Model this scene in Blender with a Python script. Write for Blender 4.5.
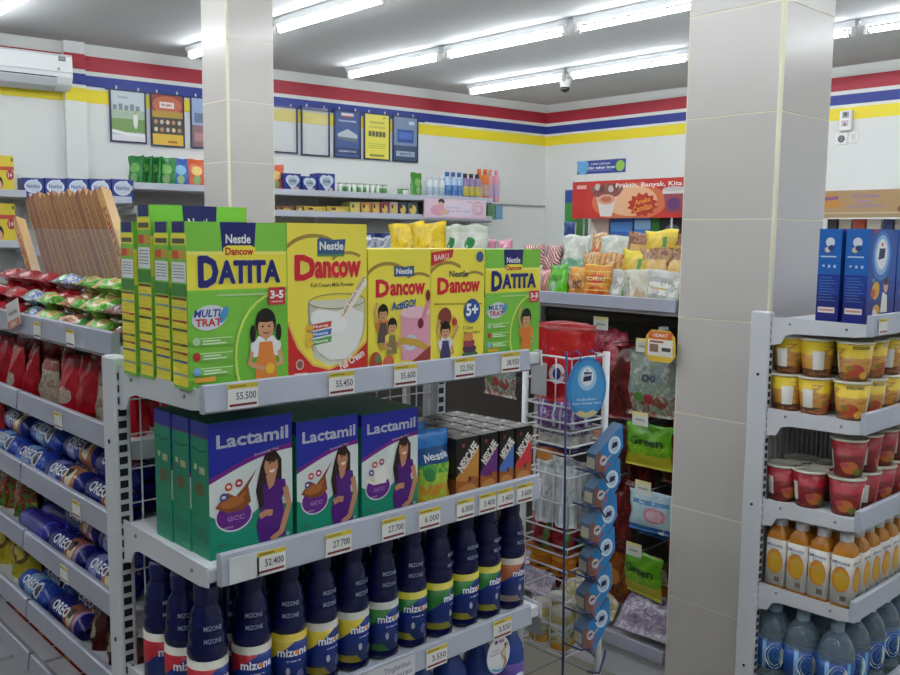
import bpy, math, random
from mathutils import Vector, Matrix
import numpy as np

for _o in list(bpy.data.objects):
    bpy.data.objects.remove(_o)
SC = bpy.context.scene
COL = SC.collection
random.seed(7)
PI = math.pi

# ------------------------------------------------------------------ camera
EYE = 1.5
CX, CY = 450.0, 337.5
_a = np.array([1437 - CX, 247 - CY]); _b = np.array([-390 - CX, 228 - CY])
FPX = float(np.sqrt(-(_a @ _b)))
def _ray(x, y):
    v = np.array([x - CX, y - CY, FPX]); return v / np.linalg.norm(v)
AX = _ray(1437, 247); AY = _ray(-390, 228); AZ = np.cross(AX, AY)
RW = np.stack([AX, AY, AZ])
def at(px, py, X=None, Y=None, Z=None, plane=None):
    """world point seen at a pixel, on the plane it is known to touch"""
    d = Vector(RW @ np.array([px - CX, py - CY, FPX])); o = Vector((0, 0, EYE))
    if plane: t = (plane[0] - o).dot(plane[1]) / d.dot(plane[1])
    elif Z is not None: t = (Z - EYE) / d.z
    elif X is not None: t = X / d.x
    else: t = Y / d.y
    return o + d * t
cam_d = bpy.data.cameras.new('camera'); cam = bpy.data.objects.new('camera', cam_d); COL.objects.link(cam)
_r = Vector(RW[:, 0]); _u = -Vector(RW[:, 1]); _f = -Vector(RW[:, 2])
cam.matrix_world = Matrix(((_r.x, _u.x, _f.x, 0), (_r.y, _u.y, _f.y, 0), (_r.z, _u.z, _f.z, EYE), (0, 0, 0, 1)))
cam_d.sensor_width = 36; cam_d.lens = FPX * 36 / 900; cam_d.clip_start = .02
SC.camera = cam

# ------------------------------------------------------------------ world, exposure
wd = bpy.data.worlds.new('world'); SC.world = wd; wd.use_nodes = True
wd.node_tree.nodes['Background'].inputs[0].default_value = (.8, .87, 1, 1)
wd.node_tree.nodes['Background'].inputs[1].default_value = .1
vs = SC.view_settings
vs.view_transform = 'Standard'; vs.look = 'None'; vs.gamma = 1; vs.use_curve_mapping = False
vs.exposure = 0.14
TUBE_POWER = 30.0        # radiance of the fluorescent tubes

# ------------------------------------------------------------------ materials
def lin(h):
    if isinstance(h, str):
        h = h.lstrip('#'); c = [int(h[i:i + 2], 16) / 255 for i in (0, 2, 4)]
    else: c = h
    return tuple(x / 12.92 if x <= .04045 else ((x + .055) / 1.055) ** 2.4 for x in c) + (1,)
_M = {}
def mat(col, rough=.5, metal=0, spec=.5, emit=0, alpha=1, trans=0, bump=0, bscale=60, var=0, vscale=8, coat=0):
    k = (col, rough, metal, spec, emit, alpha, trans, bump, bscale, var, vscale, coat)
    if k in _M: return _M[k]
    m = bpy.data.materials.new('m_' + str(col)); m.use_nodes = True
    nt = m.node_tree; b = nt.nodes['Principled BSDF']
    b.inputs['Base Color'].default_value = lin(col); b.inputs['Roughness'].default_value = rough
    b.inputs['Metallic'].default_value = metal; b.inputs['Specular IOR Level'].default_value = spec
    b.inputs['Alpha'].default_value = alpha; b.inputs['Transmission Weight'].default_value = trans
    b.inputs['Coat Weight'].default_value = coat
    if emit:
        b.inputs['Emission Color'].default_value = lin(col); b.inputs['Emission Strength'].default_value = emit
    if bump or var:
        tc = nt.nodes.new('ShaderNodeTexCoord')
        if bump:
            n = nt.nodes.new('ShaderNodeTexNoise'); n.inputs['Scale'].default_value = bscale; n.inputs['Detail'].default_value = 3
            nt.links.new(tc.outputs['Object'], n.inputs['Vector'])
            bp = nt.nodes.new('ShaderNodeBump'); bp.inputs['Strength'].default_value = bump; bp.inputs['Distance'].default_value = .004
            nt.links.new(n.outputs['Fac'], bp.inputs['Height']); nt.links.new(bp.outputs['Normal'], b.inputs['Normal'])
        if var:
            n = nt.nodes.new('ShaderNodeTexNoise'); n.inputs['Scale'].default_value = vscale; n.inputs['Detail'].default_value = 4
            nt.links.new(tc.outputs['Object'], n.inputs['Vector'])
            mx = nt.nodes.new('ShaderNodeMix'); mx.data_type = 'RGBA'; mx.blend_type = 'MULTIPLY'; mx.inputs[0].default_value = var
            mx.inputs[6].default_value = lin(col); nt.links.new(n.outputs['Fac'], mx.inputs[7]); nt.links.new(mx.outputs[2], b.inputs['Base Color'])
    _M[k] = m; return m
def umat(key, base, layers, rough=.4, bump=0, alpha=1, metal=0, bscale=40):
    """printed film: colour zones laid out in the surface's own UV"""
    k = ('u', key)
    if k in _M: return _M[k]
    m = bpy.data.materials.new('print_' + key); m.use_nodes = True; nt = m.node_tree; N = nt.nodes; Lk = nt.links
    b = N['Principled BSDF']; b.inputs['Roughness'].default_value = rough; b.inputs['Alpha'].default_value = alpha; b.inputs['Metallic'].default_value = metal
    uv = N.new('ShaderNodeUVMap'); sp = N.new('ShaderNodeSeparateXYZ'); Lk.new(uv.outputs[0], sp.inputs[0])
    def mth(op, a, c):
        n = N.new('ShaderNodeMath'); n.operation = op
        for i, q in enumerate((a, c)):
            if isinstance(q, (int, float)): n.inputs[i].default_value = q
            else: Lk.new(q, n.inputs[i])
        return n.outputs[0]
    U, V = sp.outputs[0], sp.outputs[1]
    cur = None
    for L in layers:
        if L[0] in 'uv' and len(L[0]) == 1:
            q = U if L[0] == 'u' else V
            fac = mth('MULTIPLY', mth('GREATER_THAN', q, L[1]), mth('LESS_THAN', q, L[2]))
        elif L[0] == 'rect':
            fac = mth('MULTIPLY', mth('MULTIPLY', mth('GREATER_THAN', U, L[1]), mth('LESS_THAN', U, L[3])),
                      mth('MULTIPLY', mth('GREATER_THAN', V, L[2]), mth('LESS_THAN', V, L[4])))
        elif L[0] == 'ell':
            dx = mth('DIVIDE', mth('SUBTRACT', U, L[1]), L[3]); dy = mth('DIVIDE', mth('SUBTRACT', V, L[2]), L[4])
            fac = mth('LESS_THAN', mth('ADD', mth('MULTIPLY', dx, dx), mth('MULTIPLY', dy, dy)), 1.0)
        elif L[0] == 'diag':      # a*u + b*v > c
            fac = mth('GREATER_THAN', mth('ADD', mth('MULTIPLY', U, L[1]), mth('MULTIPLY', V, L[2])), L[3])
        elif L[0] == 'noise':     # scale, threshold
            tc = N.new('ShaderNodeMapping'); tc.inputs['Location'].default_value = (L[2] * 7, L[1], 0); Lk.new(uv.outputs[0], tc.inputs[0])
            n = N.new('ShaderNodeTexNoise'); n.inputs['Scale'].default_value = L[1]; n.inputs['Detail'].default_value = 3; n.inputs['Distortion'].default_value = 1.2; Lk.new(tc.outputs[0], n.inputs['Vector'])
            fac = mth('MINIMUM', mth('MAXIMUM', mth('MULTIPLY', mth('SUBTRACT', n.outputs['Fac'], L[2] - .05), 8.0), 0.0), 1.0)
        elif L[0] == 'stripe':    # axis, frequency, duty
            fac = mth('GREATER_THAN', mth('FRACT', mth('MULTIPLY', mth('ADD', U, V) if L[1] == 'd' else (U if L[1] == 'u' else V), L[2]), 0.0), L[3])
        mx = N.new('ShaderNodeMix'); mx.data_type = 'RGBA'; Lk.new(fac, mx.inputs[0])
        if cur is None: mx.inputs[6].default_value = lin(base)
        else: Lk.new(cur, mx.inputs[6])
        mx.inputs[7].default_value = lin(L[-1]); cur = mx.outputs[2]
    if cur is None: b.inputs['Base Color'].default_value = lin(base)
    else: Lk.new(cur, b.inputs['Base Color'])
    if bump:
        t2 = N.new('ShaderNodeTexCoord'); n = N.new('ShaderNodeTexNoise'); n.inputs['Scale'].default_value = bscale; n.inputs['Detail'].default_value = 2
        Lk.new(t2.outputs['Object'], n.inputs['Vector']); bp = N.new('ShaderNodeBump'); bp.inputs['Strength'].default_value = bump; bp.inputs['Distance'].default_value = .01
        Lk.new(n.outputs['Fac'], bp.inputs['Height']); Lk.new(bp.outputs['Normal'], b.inputs['Normal'])
    _M[k] = m; return m

# ------------------------------------------------------------------ mesh builder
class MB:
    def __init__(s): s.v = []; s.f = []; s.m = []; s.sm = []; s.uv = []; s.mats = []
    def mi(s, m):
        if isinstance(m, str): m = mat(m)
        if m not in s.mats: s.mats.append(m)
        return s.mats.index(m)
    def add(s, vs_, fs, m, smooth=False, uv=None):
        o = len(s.v); k = s.mi(m); s.v += [tuple(q) for q in vs_]
        for f in fs: s.f.append([i + o for i in f]); s.m.append(k); s.sm.append(smooth)
        s.uv += (uv if uv else [(0, 0)] * len(vs_))
        return s
    def box(s, x0, y0, z0, x1, y1, z1, m):
        v = [(x, y, z) for z in (z0, z1) for x, y in ((x0, y0), (x1, y0), (x1, y1), (x0, y1))]
        return s.add(v, [(3, 2, 1, 0), (4, 5, 6, 7), (0, 1, 5, 4), (1, 2, 6, 5), (2, 3, 7, 6), (3, 0, 4, 7)], m)
    def rbox(s, x0, y0, z0, x1, y1, z1, m, b=.002):
        """box with chamfered upright and horizontal edges"""
        cx, cy, cz = (x0 + x1) / 2, (y0 + y1) / 2, (z0 + z1) / 2; v = []; 
        def ring(z, ins):
            a0, a1, c0, c1 = x0 + ins, x1 - ins, y0 + ins, y1 - ins
            return [(a0 + b, c0, z), (a1 - b, c0, z), (a1, c0 + b, z), (a1, c1 - b, z), (a1 - b, c1, z), (a0 + b, c1, z), (a0, c1 - b, z), (a0, c0 + b, z)]
        v = ring(z0, b) + ring(z0 + b, 0) + ring(z1 - b, 0) + ring(z1, b)
        f = [tuple(range(7, -1, -1)), tuple(range(24, 32))]
        for r in range(3):
            for i in range(8): j = (i + 1) % 8; f.append((r * 8 + i, r * 8 + j, r * 8 + 8 + j, r * 8 + 8 + i))
        return s.add(v, f, m)
    def tube(s, pts, r, m, n=8, closed=False, smooth=True):
        P = [Vector(p) for p in pts]; v = []; f = []; k = len(P)
        for i, p in enumerate(P):
            if closed: t = P[(i + 1) % k] - P[i - 1]
            else: t = P[min(i + 1, k - 1)] - P[max(i - 1, 0)]
            t.normalize(); a = t.cross(Vector((0, 0, 1)))
            if a.length < .05: a = t.cross(Vector((1, 0, 0)))
            a.normalize(); c = t.cross(a)
            for j in range(n):
                q = 2 * PI * j / n; v.append(p + a * math.cos(q) * r + c * math.sin(q) * r)
        for i in range(k if closed else k - 1):
            for j in range(n):
                A = i * n + j; B = i * n + (j + 1) % n; i2 = (i + 1) % k
                f.append((A, B, i2 * n + (j + 1) % n, i2 * n + j))
        if not closed: f += [tuple(range(n - 1, -1, -1)), tuple(range((k - 1) * n, k * n))]
        return s.add(v, f, m, smooth)
    def lathe(s, prof, m, n=20, c=(0, 0, 0), sq=0, smooth=True):
        """profile [(r,z)] turned about z; sq>0 makes the section squarish; u starts at the back (+y), front (-y) is u=.5"""
        v = []; f = []; uv = []; k = len(prof); z0 = prof[0][1]; z1 = prof[-1][1]
        for r, z in prof:
            for j in range(n + 1):
                q = PI / 2 + 2 * PI * j / n; cs, sn = math.cos(q), math.sin(q); R = r
                if sq: R = r / (abs(cs) ** sq + abs(sn) ** sq) ** (1 / sq)
                v.append((c[0] + cs * R, c[1] + sn * R, c[2] + z)); uv.append((j / n, (z - z0) / max(1e-6, z1 - z0)))
        for i in range(k - 1):
            for j in range(n): f.append((i * (n + 1) + j, i * (n + 1) + j + 1, (i + 1) * (n + 1) + j + 1, (i + 1) * (n + 1) + j))
        if prof[0][0] > 1e-4: f.append(tuple(range(n - 1, -1, -1)))
        if prof[-1][0] > 1e-4: f.append(tuple((k - 1) * (n + 1) + j for j in range(n)))
        return s.add(v, f, m, smooth, uv)
    def prism(s, poly, axis, a, b, m):
        """2D polygon extruded along axis from a to b"""
        def P(p, t):
            return {'x': (t, p[0], p[1]), 'y': (p[0], t, p[1]), 'z': (p[0], p[1], t)}[axis]
        k = len(poly); v = [P(p, a) for p in poly] + [P(p, b) for p in poly]
        f = [tuple(range(k)), tuple(range(2 * k - 1, k - 1, -1))] + [(i, (i + 1) % k, k + (i + 1) % k, k + i) for i in range(k)]
        return s.add(v, f, m)
    def mesh(s, name):
        me = bpy.data.meshes.new(name); me.from_pydata(s.v, [], s.f)
        for m in s.mats: me.materials.append(m)
        me.polygons.foreach_set('material_index', s.m); me.polygons.foreach_set('use_smooth', s.sm)
        ul = me.uv_layers.new(name='UVMap'); li = np.empty(len(me.loops), dtype=np.int32); me.loops.foreach_get('vertex_index', li)
        ul.data.foreach_set('uv', np.array(s.uv, dtype=np.float32)[li].ravel())
        me.update(); return me
    def build(s, name, parent=None, loc=(0, 0, 0), rz=0, kind=None):
        return link(name, s.mesh(name), parent, loc, rz, kind)
def link(name, me, parent=None, loc=(0, 0, 0), rz=0, kind=None):
    o = bpy.data.objects.new(name, me); COL.objects.link(o); o.parent = parent; o.location = loc; o.rotation_euler = (0, 0, rz)
    if kind: o['kind'] = kind
    return o
def tag(o, label, cat, group=None, kind=None):
    o['label'] = label; o['category'] = cat
    if group: o['group'] = group
    if kind: o['kind'] = kind
    return o
def thing(name, label, cat, loc=(0, 0, 0), rz=0, group=None):
    o = link(name, None, None, loc, rz); o.empty_display_size = .05
    return tag(o, label, cat, group)
KIDS = {}
def kids(o): return [c for c in o.children]
def dup(root, loc, rz, label=None, group=None, rot=None):
    r = root.copy(); COL.objects.link(r); r.location = loc; r.rotation_euler = rot if rot else (0, 0, rz)
    if label: r['label'] = label
    if group: r['group'] = group
    for ch in KIDS.setdefault(root.name, kids(root)):
        c = ch.copy(); COL.objects.link(c); c.parent = r
        for g in KIDS.setdefault(ch.name, kids(ch)):
            d = g.copy(); COL.objects.link(d); d.parent = c
    return r
class Kind:
    """first use places the original, later ones copies"""
    def __init__(s, root): s.root = root; s.used = False
    def put(s, loc, rz=0, label=None, group=None, rot=None):
        if s.used: return dup(s.root, loc, rz, label, group, rot)
        s.used = True; r = s.root; r.location = loc; r.rotation_euler = rot if rot else (0, 0, rz)
        if label: r['label'] = label
        if group: r['group'] = group
        return r
ORD = ['first', 'second', 'third', 'fourth', 'fifth', 'sixth', 'seventh', 'eighth', 'ninth', 'tenth', 'eleventh', 'twelfth', 'thirteenth', 'fourteenth', 'fifteenth']

# ------------------------------------------------------------------ flat print (lettering and pictures on real faces)
_T = {}
def tgeo(s, bold=0, shear=0):
    k = (s, bold, shear)
    if k not in _T:
        cu = bpy.data.curves.new('t', 'FONT'); cu.body = s; cu.size = 1; cu.resolution_u = 2; cu.offset = bold; cu.shear = shear
        ob = bpy.data.objects.new('t', cu); me = bpy.data.meshes.new_from_object(ob)
        v = np.array([q.co[:2] for q in me.vertices]) if len(me.vertices) else np.zeros((1, 2)); f = [tuple(p.vertices) for p in me.polygons]
        lo, hi = v.min(0), v.max(0); v = (v - lo) / (hi[1] - lo[1]); asp = (hi[0] - lo[0]) / (hi[1] - lo[1])
        bpy.data.objects.remove(ob); bpy.data.curves.remove(cu); bpy.data.meshes.remove(me)
        _T[k] = (v, f, asp)
    return _T[k]
class Art:
    def __init__(s, w, h, clip=True): s.w = w; s.h = h; s.L = []; s.clip = clip
    def _cut(s, P):
        if not s.clip: return P
        for ax, lim, sg in ((0, 0, 1), (0, s.w, -1), (1, 0, 1), (1, s.h, -1)):
            Q = []
            for i in range(len(P)):
                a, b = P[i - 1], P[i]; da, db = (a[ax] - lim) * sg, (b[ax] - lim) * sg
                if (da >= 0) != (db >= 0):
                    t = da / (da - db); Q.append((a[0] + (b[0] - a[0]) * t, a[1] + (b[1] - a[1]) * t))
                if db >= 0: Q.append(b)
            P = Q
            if not P: return P
        return P
    def poly(s, pts, c):
        P = s._cut([(x * s.w, y * s.h) for x, y in pts])
        if len(P) > 2: s.L.append((P, [tuple(range(len(P)))], c))
        return s
    def rect(s, x0, y0, x1, y1, c): return s.poly([(x0, y0), (x1, y0), (x1, y1), (x0, y1)], c)
    def ell(s, cx, cy, rx, ry, c, n=22, a0=0, a1=2 * PI, rot=0):
        ca, sa = math.cos(rot), math.sin(rot); P = []
        for i in range(n):
            q = a0 + (a1 - a0) * i / (n if a1 - a0 > 6.28 else n - 1); x, y = math.cos(q) * rx * s.w, math.sin(q) * ry * s.h
            P.append((cx + (x * ca - y * sa) / s.w, cy + (x * sa + y * ca) / s.h))
        return s.poly(P, c)
    def stroke(s, pts, wd_, c):
        P = [Vector((x * s.w, y * s.h)) for x, y in pts]; v = []
        for i, p in enumerate(P):
            t = P[min(i + 1, len(P) - 1)] - P[max(i - 1, 0)]; t.normalize(); n = Vector((-t.y, t.x)) * wd_ / 2
            v += [tuple(p + n), tuple(p - n)]
        V = []; F = []
        for i in range(len(P) - 1):
            q = s._cut([v[2 * i], v[2 * i + 1], v[2 * i + 3], v[2 * i + 2]])
            if len(q) > 2: F.append(tuple(range(len(V), len(V) + len(q)))); V += q
        if F: s.L.append((V, F, c))
        return s
    def arc(s, cx, cy, rx, ry, a0, a1, wd_, c, n=20):
        return s.stroke([(cx + math.cos(a0 + (a1 - a0) * i / n) * rx, cy + math.sin(a0 + (a1 - a0) * i / n) * ry) for i in range(n + 1)], wd_, c)
    def text(s, t, cx, cy, h, c, w=None, bold=.02, shear=0, rot=0, out=None):
        """h and w in fractions of the face; w squeezes the word to that width"""
        if out: s.text(t, cx, cy, h, out[0], w, bold + out[1], shear, rot)
        fat = max(0, bold - .022); v, f, asp = tgeo(t, min(bold, .022), shear); H = h * s.h; W = w * s.w if w else H * asp; ca, sa = math.cos(rot), math.sin(rot); P = []
        for dx, dy in (((-1, 0), (1, 0), (0, 1), (0, -1)) if fat else ((0, 0),)):
            P = []
            for x, y in v:
                a, b = (x / asp - .5) * W + dx * fat * H * .7, (y - .5) * H + dy * fat * H * .7; P.append((cx * s.w + a * ca - b * sa, cy * s.h + a * sa + b * ca))
            s.L.append((P, f, c))
        return s
    def put(s, mb, mapf, step=.00005, base=.0002, rough=.4, sub=0):
        for k, (v, f, c) in enumerate(s.L):
            if sub:                       # split the faces so that print follows a curved surface
                v = [tuple(q) for q in v]; T = []
                for q in f:
                    if len(q) == 3: T.append(q)
                    else: T += [(q[0], q[i], q[i + 1]) for i in range(1, len(q) - 1)]
                for _ in range(sub):
                    mid = {}; N = []
                    def md(i, j):
                        e = (min(i, j), max(i, j))
                        if e not in mid: v.append(((v[i][0] + v[j][0]) / 2, (v[i][1] + v[j][1]) / 2)); mid[e] = len(v) - 1
                        return mid[e]
                    for i, j, l in T: x, y, z = md(i, j), md(j, l), md(l, i); N += [(i, x, z), (x, j, y), (z, y, l), (x, y, z)]
                    T = N
                f = T
            mb.add([mapf(x, y, base + k * step) for x, y in v], f, mat(c, rough) if isinstance(c, str) else c)
        return mb
def front(w, h, y=0, z=0):          # upright face looking to -y, x centred
    return lambda x, q, e: (x - w / 2, y - e, z + q)
def left(d, h, x=0, z=0):           # upright face looking to -x, left edge at +y
    return lambda a, q, e: (x - e, d / 2 - a, z + q)
def wrap(r, z=0, c=(0, 0)):         # round a cylinder, x=0 at the front (-y)
    return lambda x, q, e: (c[0] + math.sin(x / r) * (r + e), c[1] - math.cos(x / r) * (r + e), z + q)

# ------------------------------------------------------------------ pouches
def pillow(w, h, t, m, nx=10, ny=12, crimp=.07, seed=0, wr=.006, stand=False):
    """filled film bag, front to -y, base at z=0, sealed top (and bottom unless it stands on a gusset)"""
    rnd = random.Random(seed); mb = MB(); ph = [rnd.uniform(0, 6.28) for _ in range(6)]
    def T(u, v):
        a = max(0, 1 - abs(2 * u - 1) ** 2.6) ** .6
        if stand: b = min(1, (1 - v) / .65) ** .75 if v > .35 else 1.0
        else:
            q = min(v, 1 - v); b = 0 if q < crimp else min(1, (q - crimp) / .3) ** .6
        if v > 1 - crimp: b = 0
        wrk = wr * (math.sin(u * 9 + ph[0] + v * 5) * math.sin(v * 8 + ph[1]) + .6 * math.sin(u * 17 + ph[2] - v * 11)) * min(1, 4 * min(v + (.3 if stand else 0), 1 - v))
        return t / 2 * a * b + .0006, wrk * a
    def XZ(u, v):
        k = min(2.2, wr / .004); wv = .03 * w * math.sin(v * 7 + ph[3]); nar = 1 - .05 * math.sin(PI * v) * k + .025 * k * math.sin(v * 15 + ph[5])
        zz = v * h + (.014 * k * h * math.sin(u * 8 + ph[4]) * (v - .7) * 3 if v > .7 else 0)
        return ((u - .5) * w * nar + wv * .3 * k, zz)
    def F(u, v, e=0):
        a, k = T(u, v); x, z = XZ(u, v); return (x, -a + k - e, z)
    def B(u, v):
        a, k = T(u, v); x, z = XZ(u, v); return (x, a + k, z)
    V = []; U = []
    for s in (F, B):
        for j in range(ny + 1):
            for i in range(nx + 1): V.append(s(i / nx, j / ny)); U.append((i / nx, j / ny))
    fs = []; o = (nx + 1) * (ny + 1)
    for j in range(ny):
        for i in range(nx):
            a = j * (nx + 1) + i; fs.append((a, a + 1, a + nx + 2, a + nx + 1)); fs.append((o + a + nx + 1, o + a + nx + 2, o + a + 1, o + a))
    for j in range(ny):
        for i in (0, nx):
            a = j * (nx + 1) + i; fs.append((a, a + nx + 1, o + a + nx + 1, o + a))
    for j in (0, ny):
        for i in range(nx):
            a = j * (nx + 1) + i; fs.append((a, a + 1, o + a + 1, o + a))
    mb.add(V, fs, m, True, U); mb.F = F; mb.dim = (w, h)
    return mb
def onbag(bag):
    w, h = bag.dim
    return lambda x, y, e: bag.F(min(1, max(0, x / w)), min(1, max(0, y / h)), e + .0012)

# ================================================================== the room
CEIL = 2.80
WX = 6.872                                   # right-hand wall
CORN = Vector((6.872, 6.066, 0)); WD = Vector((-1, .092, 0)).normalized(); WN = Vector((-.092, -1, 0)).normalized()
WRZ = math.atan2(-.092, 1)                   # things on the left wall face this way
def wl(s, z, out=0): p = CORN + WD * s + WN * out; return Vector((p.x, p.y, z))
def wpl(out=0): return (CORN + WN * out, WN)
def wat(px, py, out=0):
    p = at(px, py, plane=wpl(out)); return (p - CORN - WN * out).dot(WD), p.z      # (s, z)
M_WALL = mat('e9ebe8', .7, bump=.05, bscale=90, var=.05, vscale=2)
M_CEIL = mat('c9cbcd', .85, var=.06, vscale=1.5)
M_STEEL = mat('d3d5da', .42, var=.05, vscale=5)           # powder-coated shelving
M_LIP = mat('b4b9c6', .38, var=.06, vscale=9)
M_LIPG = mat('9fa1af', .4, var=.08, vscale=9)
M_DARK = mat('0b0b0d', .6)
M_WIRE = mat('dfe0e2', .35)
def wallseg(name, a, b, thick=.12, z0=0, z1=CEIL, m=None, label=None):
    """upright slab from a to b, thickness to the outside (right of a->b)"""
    a = Vector(a); b = Vector(b); d = (b - a).normalized(); n = Vector((d.y, -d.x))
    q = [a, b, b + n * thick, a + n * thick]
    o = MB().prism([(p.x, p.y) for p in q], 'z', z0, z1, m or M_WALL).build(name, kind='structure')
    if label: o['label'] = label
    return o
XB, YB = -2.6, -2.6
lend = CORN + WD * (CORN.x - XB) / abs(WD.x)
wallseg('wall_left', (WX, CORN.y), (lend.x, lend.y), label='white painted wall with posters, shelving and coloured stripes')
wallseg('wall_right', (WX, YB), (WX, CORN.y), label='white painted far wall with coloured stripes')
wallseg('wall_back', (lend.x, lend.y), (XB, YB), m=mat('6c6e70', .6), label='grey side wall out of view')
wallseg('wall_front', (XB, YB), (WX, YB), m=mat('bcc0c2', .5), label='grey shop front wall behind the viewer')
fl = mat('c9c6bd', .25, spec=.5)
_nt = fl.node_tree; _b = _nt.nodes['Principled BSDF']; _br = _nt.nodes.new('ShaderNodeTexBrick'); _br.offset = 0
_br.inputs['Scale'].default_value = 1; _br.inputs['Brick Width'].default_value = .4; _br.inputs['Row Height'].default_value = .4; _br.inputs['Mortar Size'].default_value = .003
_br.inputs['Color1'].default_value = lin('8f8a80'); _br.inputs['Color2'].default_value = lin('878278'); _br.inputs['Mortar'].default_value = lin('5a574f')
_tc = _nt.nodes.new('ShaderNodeTexCoord'); _nt.links.new(_tc.outputs['Object'], _br.inputs['Vector']); _nt.links.new(_br.outputs['Color'], _b.inputs['Base Color'])
MB().box(XB, YB, -.1, WX, 7.2, 0, fl).build('floor', kind='structure')['label'] = 'pale grey tiled shop floor'
MB().box(XB - .2, YB - .2, CEIL, WX + .2, 7.3, CEIL + .1, M_CEIL).build('ceiling', kind='structure')['label'] = 'plain light grey ceiling'

# wall stripes: red, blue, yellow, each run a trim of its own
STR = [(2.618, 2.72, mat('b02a3c', .5), 'red'), (2.515, 2.588, mat('263a92', .5), 'blue'), (2.402, 2.492, mat('f2de2c', .5), 'yellow')]
PIL0, PIL1 = wat(88, 150, .05)[0], wat(67, 150, .05)[0]
tn = 1
for z0, z1, m, c in STR:
    o = MB().box(-(PIL0), -.004, z0, -.004, 0, z1, m).build('trim_%d' % tn, None, CORN, WRZ, 'structure'); o['label'] = c + ' painted stripe along the poster wall'; tn += 1
    o = MB().box(-PIL1, -.054, z0, -PIL0, -.05, z1, m).build('trim_%d' % tn, None, CORN, WRZ, 'structure'); o['label'] = c + ' painted stripe across the white pilaster'; tn += 1
    o = MB().box(-PIL1 - 3, -.004, z0, -PIL1, 0, z1, m).build('trim_%d' % tn, None, CORN, WRZ, 'structure'); o['label'] = c + ' painted stripe behind the air conditioner'; tn += 1
    o = MB().box(WX - .004, -1.5, z0, WX, CORN.y - .004, z1, m).build('trim_%d' % tn, kind='structure'); o['label'] = c + ' painted stripe along the far right wall'; tn += 1
o = MB().box(-PIL1, -.05, 0, -PIL0, 0, CEIL, M_WALL).build('wall_pilaster', None, CORN, WRZ, 'structure'); o['label'] = 'white pilaster beside the air conditioner'

# tiled columns: every tile a piece, joints recessed
def column(x0, y0, w, zj, label, cream='e3dfc4', tone='cac5c0'):
    core = mat(cream, .8)
    c = MB().box(x0 + .0012, y0 + .0012, 0, x0 + w - .0012, y0 + w - .0012, CEIL, core).build('column', kind='structure'); c['label'] = label
    MB().tube([(x0 + .004, y0 + .004, 0), (x0 + .004, y0 + .004, CEIL)], .0075, core, 8).build('corner_bead', c)
    tm = mat(tone, .22, spec=.6, var=.10, vscale=3, bump=.02, bscale=12); g = .0013
    zs = [0]; z = zj
    while z > .05: z -= .3
    if z < .02: z += .3
    while z < CEIL: zs.append(z); z += .3
    zs.append(CEIL)
    cache = {}
    for i in range(len(zs) - 1):
        h = zs[i + 1] - zs[i]; k = round(h, 4)
        if k not in cache:
            mb = MB(); b = .0008
            v = [(b, 0, g + b), (w - b, 0, g + b), (w - b, 0, h - g - b), (b, 0, h - g - b), (0, .004, g), (w, .004, g), (w, .004, h - g), (0, .004, h - g)]
            mb.add(v, [(0, 1, 2, 3), (0, 4, 5, 1), (1, 5, 6, 2), (2, 6, 7, 3), (3, 7, 4, 0)], tm); cache[k] = mb.mesh('tile')
        for (lx, ly, rz) in ((x0 + .004, y0, 0), (x0 + w, y0 + .004, PI / 2), (x0 + w - .004, y0 + w, PI), (x0, y0 + w - .004, -PI / 2)):
            me = cache[k]; o = link('tile', me, c, (lx, ly, zs[i]), rz); o.scale = ((w - .008) / w, 1, 1)
    return c
column(2.423, 1.275, .305, 1.26, 'grey glazed-tile column behind the shelf of noodle cups')
_p = at(230, 100, Y=4.10)
column(2.275, 4.09, .262, 1.86, 'tall grey tiled column standing in front of the poster wall')

# ------------------------------------------------------------------ fluorescent fittings
M_TUBE = mat('f3f8fb', .3, emit=TUBE_POWER)
M_BAT = mat('dcdfe2', .5)
def make_light():
    t = thing('fluorescent_light', 'x', 'light', group='fluorescent ceiling lights')
    L = 1.08
    mb = MB(); mb.prism([(-.022, .1), (.022, .1), (.030, .085), (.018, .058), (-.018, .058), (-.030, .085)], 'y', 0, L, M_BAT); mb.build('batten', t)
    mb = MB(); mb.tube([(0, .03, .026), (0, L - .03, .026)], .0145, M_TUBE, 12); mb.build('tube', t)
    for y in (.012, L - .032):
        mb = MB(); mb.rbox(-.017, y, .004, .017, y + .02, .062, mat('e4e4e0', .4), .004)
        mb.tube([(0, y + (.02 if y < .5 else 0), .026), (0, y + (.034 if y < .5 else -.014), .026)], .0155, mat('b9bcc0', .3, 1), 12)
        mb.build('lamp_holder', t)
    mb = MB(); mb.tube([(.012, .10, .052), (.012, .14, .052)], .009, mat('e9e9e4', .5), 8); mb.build('starter', t)
    return t
LK = Kind(make_light())
ROWS = [(1.69, [5.02 - 1.13 * i for i in range(7)], 'above the air conditioner side'),
        (3.05, [4.94 - 1.135 * i for i in range(7)], 'beside the tall tiled column'),
        (4.295, [4.77 - 1.135 * i for i in range(7)], 'over the middle aisle'),
        (5.5, [4.67 - 1.115 * i for i in range(6)], 'nearest the far right wall'),
        (.4, [4.9 - 1.13 * i for i in range(7)], 'over the left aisle'),
        (-.85, [4.95 - 1.13 * i for i in range(7)], 'left of the left aisle')]
for x, ys, ph in ROWS:
    for i, y in enumerate(ys):
        if y < -2.3: continue
        LK.put((x, y, CEIL - .1), 0, 'white fluorescent tube light %s, %s from the poster wall' % (ph, ORD[i]))

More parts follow.
